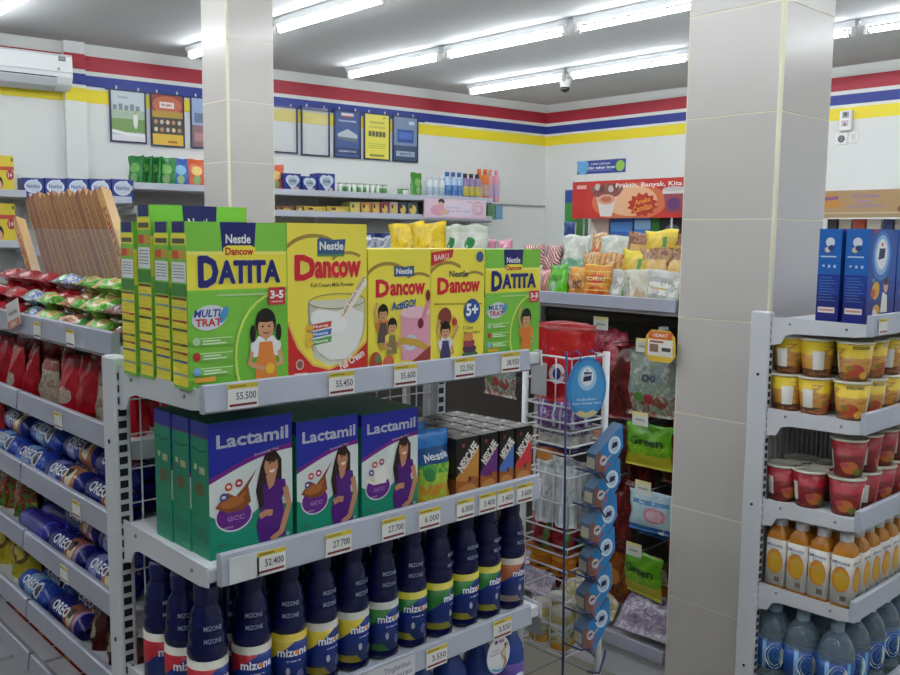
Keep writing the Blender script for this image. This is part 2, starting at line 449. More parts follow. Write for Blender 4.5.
# ------------------------------------------------------------------ dome camera, wall boxes
t = thing('ceiling_camera', 'small dark dome security camera under the ceiling near the corner', 'camera', (5.86, 4.98, CEIL - .10))
MB().lathe([(.0, .10), (.05, .10), (.05, .075), (.042, .055), (.042, .03)], mat('d8d8d6', .4), 16).build('housing', t)
MB().lathe([(.0, -.012), (.02, -.008), (.035, .008), (.04, .03)], mat('15161a', .1, spec=.8), 16).build('dome', t)
p = at(848, 121, X=WX)
t = thing('alarm_box', 'white electrical box on the yellow stripe right of the column', 'electrical box', (WX, p.y, p.z - .075), -PI / 2)
MB().rbox(-.045, -.05, 0, .045, 0, .15, mat('e8e8e6', .4), .006).build('casing', t)
a = Art(.09, .15); a.rect(.25, .62, .8, .92, '8d9298').ell(.5, .8, .14, .09, '3b3f45').rect(.2, .2, .8, .5, 'c7b3b8').ell(.5, .3, .12, .07, '5a5f66')
a.put(MB(), front(.09, .15, -.05)).build('switch_panel', t)
p = at(842, 139, X=WX)
t = thing('wall_socket', 'white square wall socket below the electrical box', 'socket', (WX, p.y, p.z - .045), -PI / 2)
MB().rbox(-.045, -.012, 0, .045, 0, .09, mat('ebebe8', .4), .004).build('cover_plate', t)
a = Art(.09, .09); a.ell(.5, .5, .3, .3, '3b3d42').ell(.5, .5, .2, .2, '777b82').ell(.4, .5, .05, .05, '111111').ell(.6, .5, .05, .05, '111111')
a.put(MB(), front(.09, .09, -.012)).build('socket_face', t)
p = at(854, 137, X=WX)
t = thing('wall_switch', 'small white wall switch beside the round socket', 'switch', (WX, p.y, p.z - .045), -PI / 2)
MB().rbox(-.035, -.012, 0, .035, 0, .09, mat('ebebe8', .4), .004).build('cover_plate', t)
MB().rbox(-.012, -.02, .025, .012, -.01, .065, mat('d5d6d4', .4), .002).build('rocker', t)

# ------------------------------------------------------------------ air conditioner
s0, _ = wat(73, 80, .2); _, zt = wat(40, 51, .2); _, zb = wat(40, 86, .2)
t = thing('air_conditioner', 'white split air conditioner high on the left wall', 'air conditioner', wl(s0, zb), WRZ)
W = .86; H = zt - zb; mw = mat('e9ecee', .35)
MB().prism([(0, 0), (-.10, 0), (-.17, .03), (-.20, .075), (-.20, H - .02), (-.18, H), (0, H)], 'x', -W, 0, mw).build('body', t)
MB().rbox(-W + .004, -.208, H * .46, -.004, -.2, H - .015, mat('f0f2f3', .3), .003).build('front_panel', t)
MB().prism([(-.105, -.002), (-.172, .022), (-.196, .06), (-.2, .066), (-.206, .058), (-.178, .014), (-.108, -.008)], 'x', -W + .05, -.1, mat('c8ccd0', .4)).build('louver', t)
MB().box(-W + .05, -.199, .066, -.1, -.14, .074, M_DARK).build('air_slot', t)
a = Art(.045, .03); a.rect(0, 0, 1, 1, '55585c').rect(.1, .2, .9, .85, '8f9698'); a.put(MB(), lambda x, q, e: (-.09 + x, -.208 - e, H * .78 + q)).build('display', t)
a = Art(.02, .02); a.ell(.5, .5, .5, .5, 'a3a6a8'); a.put(MB(), lambda x, q, e: (-.1 + x, -.208 - e, H * .5 + q)).build('emblem', t)

# ------------------------------------------------------------------ poster rail and hanging frames
def poster(px0, px1, py0, py1, name, label, art, clear=False, tilt=0):
    s0, z1 = wat(px0, py0, .015); s1, z0 = wat(px1, py1, .015)
    w = s0 - s1; h = z1 - z0
    t = thing('framed_poster', label, 'poster', wl((s0 + s1) / 2, z0, .004), WRZ, 'hanging poster frames')
    if tilt: t.rotation_euler = (tilt, 0, WRZ)
    fb = mat('1c2a55', .4); mb = MB(); b = .011
    mb.box(-w / 2, -.014, 0, -w / 2 + b, -.002, h, fb).box(w / 2 - b, -.014, 0, w / 2, -.002, h, fb).box(-w / 2 + b, -.014, 0, w / 2 - b, -.002, b, fb)
    if not clear: mb.box(-w / 2 + b, -.014, h - b, w / 2 - b, -.002, h, fb)
    mb.build('frame', t)
    if clear: MB().box(-w / 2 + b, -.009, b, w / 2 - b, -.007, h, mat('e8edf2', .15, alpha=.15)).build('clear_sheet', t)
    else: MB().box(-w / 2 + b, -.009, b, w / 2 - b, -.006, h - b, mat('e4e6e2', .4)).build('sheet', t)
    if art:
        a = Art(w - 2 * b, h - 2 * b); art(a); a.put(MB(), front(w - 2 * b, h - 2 * b, -.009, b)).build('print', t)
    for x in (-w * .3, w * .3): MB().box(x - .006, -.01, h, x + .006, -.004, h + .022, mat('c9ccd2', .3)).build('hanger_clip', t)
def art_field(a):
    a.rect(0, 0, 1, 1, 'c5d2d6').rect(0, .18, 1, .55, '7ba05c').rect(0, .45, 1, .62, 'a9bda4')
    for i in range(5): a.rect(.05 + i * .17, .62, .17 + i * .17, .72 + .03 * (i % 2), '7d8b90')
    a.text('Sambut', .35, .88, .05, '7b8388').ell(.72, .42, .07, .16, 'e9eee9').ell(.72, .58, .04, .035, 'c79b7d').rect(0, 0, 1, .12, 'e8e6e8').stroke([(0, .2), (.4, .15), (1, .12)], .02, 'f2f2f2')
def art_promo(a):
    a.rect(0, 0, 1, 1, 'a0443a').ell(.5, .8, .48, .18, 'c26a4a').rect(.25, .74, .72, .86, 'f1e7e0').text('PROMO', .48, .8, .06, 'a03030', w=.36).rect(0, .55, 1, .68, 'b8963a')
    a.rect(0, .22, 1, .55, '4a4540')
    for i in range(5):
        for j in range(2): a.ell(.12 + i * .19, .31 + j * .15, .06, .045, ['d8c7a8', 'b98d68', 'c9bcb0'][(i + j) % 3])
    a.rect(0, 0, 1, .22, 'e0b73f').rect(.5, .05, .8, .09, 'b5622c')
def art_night(a):
    a.rect(0, 0, 1, 1, '9db2d4').rect(0, 0, 1, .45, '8f6f74').rect(.1, .5, .9, .7, '6d7a9d').rect(.1, .12, .9, .3, 'b5868a')
def art_house(a):
    a.rect(0, 0, 1, 1, '3c568f').rect(.25, .88, .75, .97, 'd8dce4').rect(.25, .88, .75, .91, 'c84040').text('Indonesia', .5, .8, .05, 'd5dff0', w=.7)
    a.poly([(.1, .38), (.9, .34), (.9, .5), (.5, .62), (.1, .5)], 'b7bfca').poly([(.1, .38), (.9, .34), (.9, .42), (.1, .44)], '66707c').rect(0, .05, 1, .2, '2b4070').text('KESEMPATAN', .5, .12, .04, 'c8d2ea', w=.7)
def art_notice(a):
    a.rect(0, 0, 1, 1, 'e9dd55').text('UNDIAN', .5, .82, .05, '6b6a35', w=.6)
    for i in range(5): a.rect(.15 + i * .145, .5, .27 + i * .145, .62, '55562f')
    for k in range(5): a.rect(.15, .72 - k * .022 if k < 2 else .42 - k * .045, .85, .73 - k * .022 if k < 2 else .432 - k * .045, 'a39b45')
    a.rect(.2, .05, .8, .1, '8a8440').text('30', .8, .94, .05, '6b6a35')
def art_card(a):
    a.rect(0, 0, 1, 1, '7e93b2').rect(0, 0, 1, .35, '3f5470').rect(.15, .42, .85, .72, '2f4f9a').rect(.2, .5, .8, .66, '4d74c4').rect(.65, .84, .88, .92, 'cfd8e6').rect(.1, .1, .9, .22, 'a8b8cc').text('GRATIS', .5, .16, .05, '2b3c58', w=.5)
mb = MB(); _sR, _zR = wat(425, 108, .01); _sL, _zL = wat(105, 80, .01)
mb.box(-_sL, -.012, 2.508, -_sR, -.004, 2.514, mat('20284a', .4)); o = mb.build('poster_rail', None, CORN, WRZ); tag(o, 'thin dark rail holding the hanging posters', 'rail')
poster(109, 147, 88, 144, 0, 'poster of a green field, first from the air conditioner', art_field)
poster(150, 185, 92, 148, 0, 'red and brown food promotion poster with a yellow foot', art_promo)
poster(190, 219, 96, 150, 0, 'pale blue poster half hidden by the tiled column', art_night)
poster(264, 298, 104, 154, 0, 'empty clear frame right beside the tiled column', None, True)
poster(301, 330, 106, 157, 0, 'empty clear frame left of the blue house poster', None, True)
poster(334, 361, 109, 159, 0, 'blue poster showing a house', art_house)
poster(364, 390, 112, 161, 0, 'yellow notice poster between two blue posters', art_notice)
poster(393, 418, 115, 163, 0, 'grey-blue poster with a card, rightmost of the row', art_card)

# ================================================================== shelving
def bracket(mb, x, yf, yb, z, m, dz=.0):
    mb.prism([(yb, z + .006), (yf + .004, z + .004), (yf + .002, z - .026), (yf + .03, z - .030), (yb - .06, z - .034), (yb - .04, z - .040), (yb - .028, z - .062), (yb, z - .068)], 'x', x, x + .003, m)
    for y, q in ((yf + .05, z - .012), (yb - .05, z - .01)): mb.tube([(x - .0015, y, q), (x + .001, y, q)], .0035, mat('8b8e93', .4), 8)
_slot = {}
def upright(t, x, y0, y1, h, slots=True, w=.03, name='upright'):
    """hollow slotted post; the slots face -y"""
    o = MB().rbox(x, y0, 0, x + w, y1, h, M_STEEL, .003).build(name, t)
    if slots:
        mb = MB(); z = .15
        while z < h - .02: mb.box(x + w * .22, y0 - .0006, z, x + w * .72, y0 + .002, z + .0125, M_DARK); z += .0205
        mb.build('slot_row', o, kind='stuff')
    for z in (.35, .8, 1.15):
        MB().tube([(x - .0012, (y0 + y1) / 2, z), (x + .001, (y0 + y1) / 2, z)], .004, M_DARK, 8).build('bolt_hole', o)
    return o
def shelf(t, x0, x1, yf, yb, z, lipx=None, lip=(.031, .010), board=.022, lipm=None):
    """deck (part) with price rail and two brackets (sub-parts)"""
    o = MB().rbox(x0 + .004, yf + .006, z - board, x1 - .004, yb, z, M_STEEL, .002).build('shelf', t)
    l0, l1 = lipx or (x0 + .004, x1 - .004)
    mb = MB(); a, b = lip
    mb.prism([(yf + .004, z - a), (yf - .008, z - a), (yf - .014, z - a + .004), (yf - .010, z + b), (yf - .006, z + b + .002), (yf + .004, z + b)], 'x', l0, l1, lipm or M_LIP); mb.build('price_rail', o)
    for x in (x0, x1 - .003):
        m2 = MB(); bracket(m2, x, yf, yb, z, M_STEEL); m2.build('bracket', o)
    return o

# ------------------------------------------------------------------ price tags
def price_tag(txt, loc, rz, label, w=.05, h=.037):
    mb = MB(); mb.box(-w / 2, 0, 0, w / 2, .0012, h, mat('ecebe6', .35))
    a = Art(w, h); a.rect(0, .8, 1, 1, 'd9c23a').rect(.05, .1, .95, .2, '7a2634').rect(.06, .86, .6, .93, '9a8a30')
    if txt: a.text(txt, .6, .5, .3, '4a4c66', w=.66, bold=.012)
    a.put(mb, front(w, h)); o = mb.build('price_tag', None, loc, rz)
    tag(o, label, 'price tag', 'price tags on the shelf rails'); return o

# ------------------------------------------------------------------ cartons
def carton(name, cat, w, d, h, body, fart=None, sart=None, tart=None, rough=.35, top=None):
    t = thing(name, name.replace('_', ' '), cat)
    mb = MB(); mb.rbox(-w / 2, 0, 0, w / 2, d, h, mat(body, rough), .0012)
    if top: mb.rbox(-w / 2 + .001, .001, h - .0005, w / 2 - .001, d - .001, h + .0005, mat(top, rough), .0002)
    mb.build('box', t)
    if fart:
        a = Art(w, h); fart(a); a.put(MB(), front(w, h)).build('front_print', t)
    if sart:
        a = Art(d, h); sart(a); a.put(MB(), lambda q, z, e: (-w / 2 - e, d - q, z)).build('side_print', t)
    if tart:
        a = Art(w, d); tart(a); a.put(MB(), lambda x, y, e: (x - w / 2, y, h + .0006 + e)).build('top_print', t)
    return t

def child(a, cx, y0, k, shirt='f2f2f2', apron='e8873c', hair='17120f', pig=True, up=False):
    """printed picture of a child, head to hips; k = height in face fractions"""
    ax = a.h / a.w * k; skin = 'd9a078'
    a.poly([(cx - .22 * ax, y0 + .42 * k), (cx - .12 * ax, y0 + .58 * k), (cx + .12 * ax, y0 + .58 * k), (cx + .22 * ax, y0 + .42 * k), (cx + .2 * ax, y0 + .3 * k), (cx - .2 * ax, y0 + .3 * k)], shirt)
    if up: a.stroke([(cx - .15 * ax, y0 + .5 * k), (cx - .26 * ax, y0 + .75 * k), (cx - .18 * ax, y0 + 1.0 * k)], .06 * k * a.h, skin)
    else: a.stroke([(cx - .2 * ax, y0 + .42 * k), (cx - .26 * ax, y0 + .22 * k), (cx - .05 * ax, y0 + .16 * k)], .07 * k * a.h, skin)
    a.stroke([(cx + .2 * ax, y0 + .42 * k), (cx + .25 * ax, y0 + .2 * k), (cx + .08 * ax, y0 + .14 * k)], .07 * k * a.h, skin)
    for q in (-1, 1): a.ell(cx + q * .17 * ax, y0 + .44 * k, .07 * ax, .08 * k, shirt)
    a.poly([(cx - .10 * ax, y0 + .5 * k), (cx + .10 * ax, y0 + .5 * k), (cx + .12 * ax, y0 + .34 * k), (cx + .15 * ax, y0 + .26 * k), (cx + .17 * ax, y0), (cx - .17 * ax, y0), (cx - .15 * ax, y0 + .26 * k), (cx - .12 * ax, y0 + .34 * k)], apron)
    if not up: a.stroke([(cx - .24 * ax, y0 + .2 * k), (cx - .02 * ax, y0 + .13 * k)], .06 * k * a.h, skin)
    a.poly([(cx - .045 * ax, y0 + .58 * k), (cx + .045 * ax, y0 + .58 * k), (cx, y0 + .5 * k)], skin)
    if pig: a.ell(cx - .2 * ax, y0 + .62 * k, .045 * ax, .12 * k, hair).ell(cx + .2 * ax, y0 + .62 * k, .045 * ax, .12 * k, hair)
    a.ell(cx, y0 + .76 * k, .16 * ax, .2 * k, hair).ell(cx, y0 + .69 * k, .125 * ax, .15 * k, skin)
    a.poly([(cx - .15 * ax, y0 + .76 * k), (cx - .12 * ax, y0 + .9 * k), (cx, y0 + .95 * k), (cx + .12 * ax, y0 + .9 * k), (cx + .15 * ax, y0 + .76 * k), (cx + .1 * ax, y0 + .775 * k), (cx, y0 + .765 * k), (cx - .1 * ax, y0 + .775 * k)], hair)
    for s in (-1, 1): a.ell(cx + s * .05 * ax, y0 + .71 * k, .016 * ax, .015 * k, '20150f')
    a.stroke([(cx - .045 * ax, y0 + .63 * k), (cx, y0 + .615 * k), (cx + .045 * ax, y0 + .63 * k)], .02 * k * a.h, 'a8352c')
GRN, YEL, NAVY, RED = '82ca46', 'f4e646', '1d1f6e', 'd8202c'
def art_datita(a, boy=False):
    a.rect(0, 0, 1, 1, GRN).rect(0, 0, 1, .06, '6cb838').rect(0, .595, 1, .82, YEL).rect(0, .805, 1, .825, 'f6ee7a')
    a.poly([(.32, 1), (.68, 1), (.66, .82), (.34, .82)], NAVY).text('Nestle', .5, .9, .055, 'f2f2f6', w=.25, bold=.03)
    a.poly([(.35, .80), (.67, .80), (.67, .845), (.63, .86), (.39, .86), (.35, .845)], YEL).text('Dancow', .51, .825, .045, 'c8242c', w=.28, bold=.05)
    a.text('D', .20, .705, .18, NAVY, w=.18, bold=.06, out=('8fa0d8', .02)).text('ATITA', .61, .70, .135, NAVY, w=.62, bold=.06, out=('8fa0d8', .02))
    a.rect(.28, .555, .8, .567, 'b9d99a')
    a.ell(.9, .17, .46, .40, 'd5ea6a', 30).ell(.9, .17, .435, .385, '74c03c', 30).rect(.995, 0, 1, 1, GRN)
    a.ell(.2, .43, .17, .075, 'dfe4ea', rot=.15).ell(.34, .445, .035, .055, '4c9ad4', rot=-.5).text('MULTI', .18, .457, .045, '33499e', w=.26, bold=.04, shear=.2).text('TRAT', .19, .402, .045, 'd0343a', w=.25, bold=.04)
    for i, c in enumerate(('b9d6b0', 'c03030', '7fb2dc')):
        v = .29 - i * .09; a.rect(.1, v - .03, .42, v + .02, '7fc24a').rect(.1, v + .013, .42, v + .02, 'c9e8a0').ell(.07, v, .035, .026, c).rect(.13, v - .003, .3, v + .005, 'e6f2d8').rect(.13, v - .02, .36, v - .012, 'e6f2d8')
    if boy: child(a, .74, .03, .42, 'e08a3c', 'e07a2c', pig=False, up=True)
    else: child(a, .76, .03, .46)
    a.ell(.80, .09, .05, .035, 'f0c23a') if not boy else None
    a.rect(.79, .49, .97, .6, 'c8343a').text('3-5', .88, .555, .05, 'ffffff', w=.14, bold=.05).rect(.82, .505, .94, .515, 'f0b0a8')
    a.rect(.04, .045, .24, .075, 'e8a83a')
def art_spine(a):
    a.rect(0, 0, 1, 1, GRN).rect(.1, .935, .9, 1, NAVY).rect(0, .86, 1, .93, YEL).rect(.1, .87, .9, .90, '5a5c40').rect(.08, .78, .5, .83, 'd8502c').rect(.5, .78, .92, .83, 'd8a23c')
    a.rect(.05, .64, .95, .76, 'f2f3f4')
    for i in range(5): a.rect(.12, .665 + i * .018, .85, .671 + i * .018, '9aa0a4')
    a.rect(0, .56, 1, .63, '3f8a34').rect(0, .02, 1, .55, 'f2e440')
    for v, c in ((.535, '7a2a20'), (.48, '6ba0b8'), (.40, 'b0342c'), (.35, '4a5a2a'), (.26, '4a5a2a'), (.21, 'a8342c'), (.16, '3a62a0'), (.08, '8aa0a0')): a.rect(.03, v, .97, v + .014, c)
    for i in range(18): a.rect(.1, .05 + i * .027, .55 + .35 * ((i * 7) % 5) / 5, .054 + i * .027, 'd8ca3a')
def art_fullcream(a):
    a.rect(0, 0, 1, 1, 'f5e350').arc(.32, .72, .42, .2, 2.9, 1.0, .006, 'a88a3c').arc(.75, .7, .25, .11, 2.5, .9, .005, 'a88a3c')
    a.poly([(.24, .5), (.97, .5), (.96, .3), (.9, .18), (.74, .08), (.5, .06), (.32, .12), (.24, .26)], 'dcdcc8').poly([(0, 0), (1, 0), (1, .21), (.78, .09), (.5, .04), (.3, .08), (.12, .2), (0, .37)], 'd42a28').stroke([(0, .37), (.12, .2), (.3, .08), (.5, .04), (.78, .09), (1, .21)], .004, 'e8c25a')
    a.poly([(.36, .80), (.70, .80), (.72, .9), (.55, .895), (.40, .91), (.36, .895)], '3a5c8c').text('Nestle', .54, .855, .055, 'f4f4f4', w=.3, bold=.04).rect(.36, .785, .7, .80, '6a9a58')
    a.text('D', .21, .715, .155, RED, w=.24, bold=.08, out=('f6e9c0', .02)).text('ancow', .62, .70, .105, RED, w=.58, bold=.08, out=('f6e9c0', .02)).text('Full Cream Milk Powder', .55, .6, .026, '5a4a2c', w=.55, bold=.01)
    a.poly([(.28, .42), (.4, .46), (.55, .41), (.75, .45), (.95, .4), (.93, .26), (.86, .17), (.7, .1), (.5, .1), (.36, .16), (.29, .27)], 'f1f1ea').arc(.61, .49, .36, .05, 0, 6.28, .002, 'a8a468').stroke([(.25, .49), (.25, .3), (.31, .16)], .002, 'b8b488').stroke([(.97, .49), (.96, .3), (.91, .2)], .002, 'b8b488')
    a.ell(.5, .36, .24, .07, 'f7f7f3', rot=-.2).poly([(.96, .66), (1, .6), (.72, .38), (.6, .36), (.66, .42)], 'f4efe2').text('Lebih Penuh Gizinya', .82, .52, .03, 'b06a2c', w=.5, bold=.02, rot=.95)
    for v, c in ((.32, 'd05038'), (.27, '4a82c0'), (.22, '62a85a')): a.poly([(.24, v - .018), (.52, v + .002), (.53, v + .042), (.25, v + .022)], c).ell(.25, v + .002, .05, .022, 'e8b83c').text('Nutrisi', .39, v + .012, .018, 'ffffff', w=.18, rot=.06)
    a.text('Full Cream', .79, .09, .055, 'fbe9e0', w=.34, bold=.05, rot=.42).ell(.13, .09, .05, .035, 'd8b8a8').ell(.13, .09, .035, .025, '9a5a50').rect(.06, .02, .22, .035, 'f0c8b8')
def dancow_head(a, v=.66):
    a.arc(.3, v + .02, .38, .2, 2.9, .9, .006, 'a88a3c').arc(.8, v + .03, .25, .1, 2.4, .8, .005, 'a88a3c')
    a.text('D', .22, v + .015, .14, RED, w=.2, bold=.08, out=('f6e9c0', .02)).text('ancow', .62, v, .095, RED, w=.56, bold=.08, out=('f6e9c0', .02))
def art_actigo(a):
    a.rect(0, 0, 1, 1, 'f4e44c'); dancow_head(a)
    a.poly([(.4, .77), (.72, .77), (.72, .86), (.56, .85), (.4, .86)], '3a5c8c').text('Nestle', .56, .815, .05, 'f0f0f0', w=.26, bold=.04)
    a.text('ActiGO!', .55, .53, .07, '3860a0', w=.4, bold=.06, shear=.2, rot=.08)
    a.poly([(.5, .46), (.98, .5), (1, .12), (.82, .05), (.52, .05)], 'e3a0b4').ell(.74, .46, .24, .05, 'f0c8d2').poly([(.95, .58), (1, .55), (.9, .4), (.82, .38)], 'd88aa0').ell(.83, .36, .05, .045, '7a1c22').ell(.95, .6, .04, .05, '8a1c20')
    a.ell(.66, .2, .11, .07, 'cfd6de').text('1', .66, .2, .07, 'd06030').arc(.5, .0, .55, .22, .5, 2.2, .012, 'c9a03c').poly([(.6, 0), (1, 0), (1, .16)], '9a3838')
    child(a, .22, .22, .34, 'e8843c', '5a4c48', pig=False, up=True); child(a, .36, .12, .32, 'e9d84a', '8a7a4c', pig=False)
    a.ell(.1, .06, .1, .09, 'c24c30').ell(.3, .05, .09, .06, 'd0684a').ell(.14, .09, .05, .04, '6a8a58')
def art_five(a):
    a.rect(0, 0, 1, 1, 'f4e44c'); dancow_head(a)
    a.poly([(0, .85), (.38, .93), (.4, 1), (0, .97)], 'd0342c').text('BARU', .18, .93, .05, 'f4d8d0', w=.26, rot=.1).ell(.9, .93, .07, .05, '3f5f9a').text('Nestle', .5, .78, .055, '55585e', w=.35, bold=.04)
    a.stroke([(.05, .52), (.95, .5)], .003, 'b8a02c').ell(.76, .44, .155, .11, '2c4f9a').text('5+', .76, .45, .11, 'ffffff', w=.22, bold=.06)
    a.ell(.25, .40, .12, .085, '8a3a2e').text('5 Cara', .68, .29, .035, '8a7a2c', w=.2, shear=.2).text('Mempelajari', .76, .24, .03, '8a7a2c', w=.32, shear=.2)
    child(a, .26, .0, .38, 'e4e4ea', '403a68', pig=False, up=True)
    a.stroke([(.38, .2), (.48, .3), (.4, .4)], .006, 'd9a078').ell(.42, .35, .05, .035, 'c03a30')
    for i, c in enumerate(('4a7a52', '553050', '9a3a4c', 'd8884a')): a.ell(.72 - .01 * i, .04 + .055 * i, .15 - .022 * i, .04, c)

E1 = thing('end_shelf', 'white steel end shelf holding yellow milk cartons, green cartons and navy bottles', 'shelf', (0, 0, 0))
EX0, EX1, EYF, EYB = .606, 1.345, 1.182, 1.468
D1, D2, D3, D4 = 1.274, 1.012, .755, .50
upright(E1, .597, 1.468, 1.518, 1.295, w=.028); upright(E1, 1.318, 1.468, 1.518, 1.295, w=.028)
shelf(E1, EX0, EX1, EYF, EYB, D1, (.606, 1.292)); shelf(E1, EX0, EX1, EYF - .012, EYB, D2, (.622, 1.315), (.026, .022)); shelf(E1, EX0, EX1, EYF - .012, EYB, D3, (.615, 1.298), (.024, .016))
shelf(E1, EX0, EX1, EYF - .012, EYB, D4, (.615, 1.298)); shelf(E1, EX0, EX1, EYF - .012, EYB, .16, (.615, 1.298))
mb = MB(); x = .645
while x < 1.318: mb.tube([(x, 1.476, .15), (x, 1.476, 1.27)], .0016, M_WIRE, 5); x += .0365
z = .2
while z < 1.28: mb.tube([(.625, 1.479, z), (1.318, 1.479, z)], .0016, M_WIRE, 5); z += .06
mb.build('wire_back_grid', E1, kind='stuff')
MB().box(.61, 1.2, 0, 1.34, 1.22, .14, M_STEEL).build('kick_plate', E1)

# top shelf: milk powder cartons
YP = 1.206; SX = YP / 1.231
K = carton('milk_carton', 'carton', .166, .048, .244, '86cc4a', art_datita, art_spine)
o = Kind(K); GG = 'green milk cartons on the top shelf'
o.put((.684, YP, D1), 0, 'green and yellow milk carton with a girl in an orange apron, front left', GG)
o.put((.690, YP + .069, D1), 0, 'green milk carton standing second behind the girl carton', GG)
o.put((.684, YP + .178, D1), 0, 'green milk carton at the very back against the slotted post', GG)
KB = carton('milk_carton', 'carton', .165, .046, .27, '86cc4a', art_datita, art_spine)
Kind(KB).put((.687, YP + .124, D1), 0, 'taller green milk carton third from the front with its navy top showing', GG)
def plain_side(a): a.rect(0, 0, 1, 1, 'e5d23a').rect(.1, .5, .9, .8, 'e9e6d0').rect(.1, .1, .9, .4, 'd0bd30')
KF = Kind(carton('milk_carton', 'carton', .1545, .06, .245, 'efdb3a', art_fullcream, plain_side))
KF.put((.8465, YP + .001, D1), 0, 'tall yellow milk carton with a glass of milk and red foot', 'yellow milk cartons')
KA = Kind(carton('milk_carton', 'carton', .139, .055, .204, 'efdf38', art_actigo, plain_side))
KA.put((.9955, YP, D1), 0, 'yellow milk carton with two playing children and pink milk', 'yellow milk cartons')
K5 = Kind(carton('milk_carton', 'carton', .134, .055, .204, 'efdf38', art_five, plain_side))
K5.put((1.1330, YP, D1), 0, 'yellow milk carton with a boy, a ball and a blue badge', 'yellow milk cartons')
KS = Kind(carton('milk_carton', 'carton', .152, .05, .203, '86cc4a', lambda a: art_datita(a, True), art_spine))
KS.put((1.2785, YP, D1), 0, 'small green milk carton with a boy at the right end', 'green milk cartons on the top shelf')
for i, (kk, x) in enumerate(((KF, .8465), (KA, .9955), (K5, 1.133), (KS, 1.2785))):
    kk.put((x, YP + .072, D1), 0, ['yellow milk carton hidden behind the glass-of-milk carton', 'yellow milk carton hidden behind the pink-milk carton', 'yellow milk carton hidden behind the blue-badge carton', 'green milk carton hidden behind the small green one'][i])
tagz = D1 - .027
for px, t_, w_ in ((243, '55.500', 'under the green girl carton'), (342, '55.450', 'under the glass-of-milk carton'), (406, '35.600', 'under the pink-milk carton'), (465, '32.350', 'under the blue-badge carton'), (511, '38.950', 'under the small green carton')):
    p = at(px, 370, Y=EYF - .016); price_tag(t_, (p.x, EYF - .0155, tagz), 0, 'price tag %s on the top rail' % w_)

# second shelf: green-blue cartons for mothers
def art_lact(a, vanilla=False):
    a.rect(0, 0, 1, 1, '0f8a68')
    top = [(0, .56)] + [(i / 12, .56 + .17 * math.sin(i / 12 * PI / 2)) for i in range(1, 13)]
    a.poly([(x, y + .035) for x, y in top] + [(1, 1), (0, 1)], '1f2aa0').poly(top + [(1, .775), (.5, .72), (0, .6)], '7a1c86').text('formula ibu', .68, .735, .02, 'd0a0d8', w=.3, rot=.12)
    a.poly([(0, .56)] + top[1:] + [(1, .3), (.62, .33), (.4, .25), (.2, .24), (0, .32)], 'dfe8e4')
    a.poly([(0, .33), (.2, .25), (.45, .25), (.6, .33), (1, .26), (1, 0), (0, 0)], '149070')
    a.text('Lactamil', .52, .86, .10, 'c3c7d8', w=.86, bold=.03, out=('4a4f8a', .012))
    a.ell(.28, .30, .22, .12, 'e8e0ee').ell(.28, .30, .205, .108, '6a2088').text('GCC', .3, .28, .035, 'b58ac8', w=.2).text('*****', .2, .215, .02, 'e8c8d8', w=.14)
    c = 'efe9da' if vanilla else '8a4a20'; c2 = 'd8d0b8' if vanilla else 'b0682c'
    a.poly([(.06, .38), (.2, .48), (.3, .44), (.4, .5), (.56, .62), (.45, .5), (.48, .38), (.38, .33), (.2, .33)], c).ell(.26, .40, .14, .04, c2, rot=.1).stroke([(.2, .36), (.3, .4), (.42, .46)], .004, c2)
    if vanilla: a.rect(.22, .33, .42, .48, 'f2efe6')
    for x, y, q in ((.22, .52, 'd0483c'), (.34, .535, 'b0243a'), (.16, .45, '34489a')): a.ell(x, y, .045, .03, q).ell(x, y, .025, .012, 'f0e0e0')
    sk = 'c98e6a'
    a.poly([(.58, .3), (.54, .45), (.6, .62), (.66, .72), (.78, .74), (.86, .66), (.86, .5), (.7, .48), (.66, .34)], '2a1512')       # hair
    a.poly([(.62, .48), (.74, .52), (.9, .5), (.92, .42), (.86, .36), (.9, .2), (.9, .06), (.58, .04), (.54, .18), (.58, .28), (.64, .34)], '52167a')  # dress
    a.ell(.73, .62, .085, .085, sk).ell(.735, .685, .08, .035, '2a1512').poly([(.66, .55), (.8, .57), (.76, .47), (.70, .44)], sk)
    a.stroke([(.70, .64), (.73, .645)], .002, '20100c').stroke([(.75, .645), (.78, .65)], .002, '20100c').stroke([(.71, .585), (.74, .575), (.77, .588)], .004, 'f4e8e4')
    a.stroke([(.9, .44), (.95, .3), (.85, .1), (.72, .05)], .010, sk).stroke([(.58, .25), (.66, .27), (.74, .26)], .010, sk)
    a.rect(.08, .09, .18, .105, '4a6a58').ell(.93, .07, .025, .018, '8ac0a8')
def lact_side(a):
    a.rect(0, 0, 1, 1, '128a66').rect(0, .9, 1, 1, '232a8c').rect(0, .885, 1, .9, '6a2080').stroke([(.1, .8), (.5, .78), (.9, .8)], .003, '0a5a44')
    a.rect(.2, .64, .35, .68, 'c8d0a0').rect(.5, .62, .8, .67, 'c0b890').ell(.5, .5, .25, .05, '6a5a30').rect(.1, .3, .9, .305, '0c6a50').rect(.1, .12, .9, .22, '107a5c')
def lact_top(a): a.rect(0, 0, 1, 1, '0c6e56').rect(.05, .45, .95, .5, '0a5a48')
KL1 = Kind(carton('milk_carton', 'carton', .145, .0565, .209, '0f8a68', art_lact, lact_side, lact_top))
KL2 = Kind(carton('milk_carton', 'carton', .122, .0565, .191, '0f8a68', art_lact, lact_side, lact_top))
KL3 = Kind(carton('milk_carton', 'carton', .125, .0565, .186, '0f8a68', lambda a: art_lact(a, True), lact_side, lact_top))
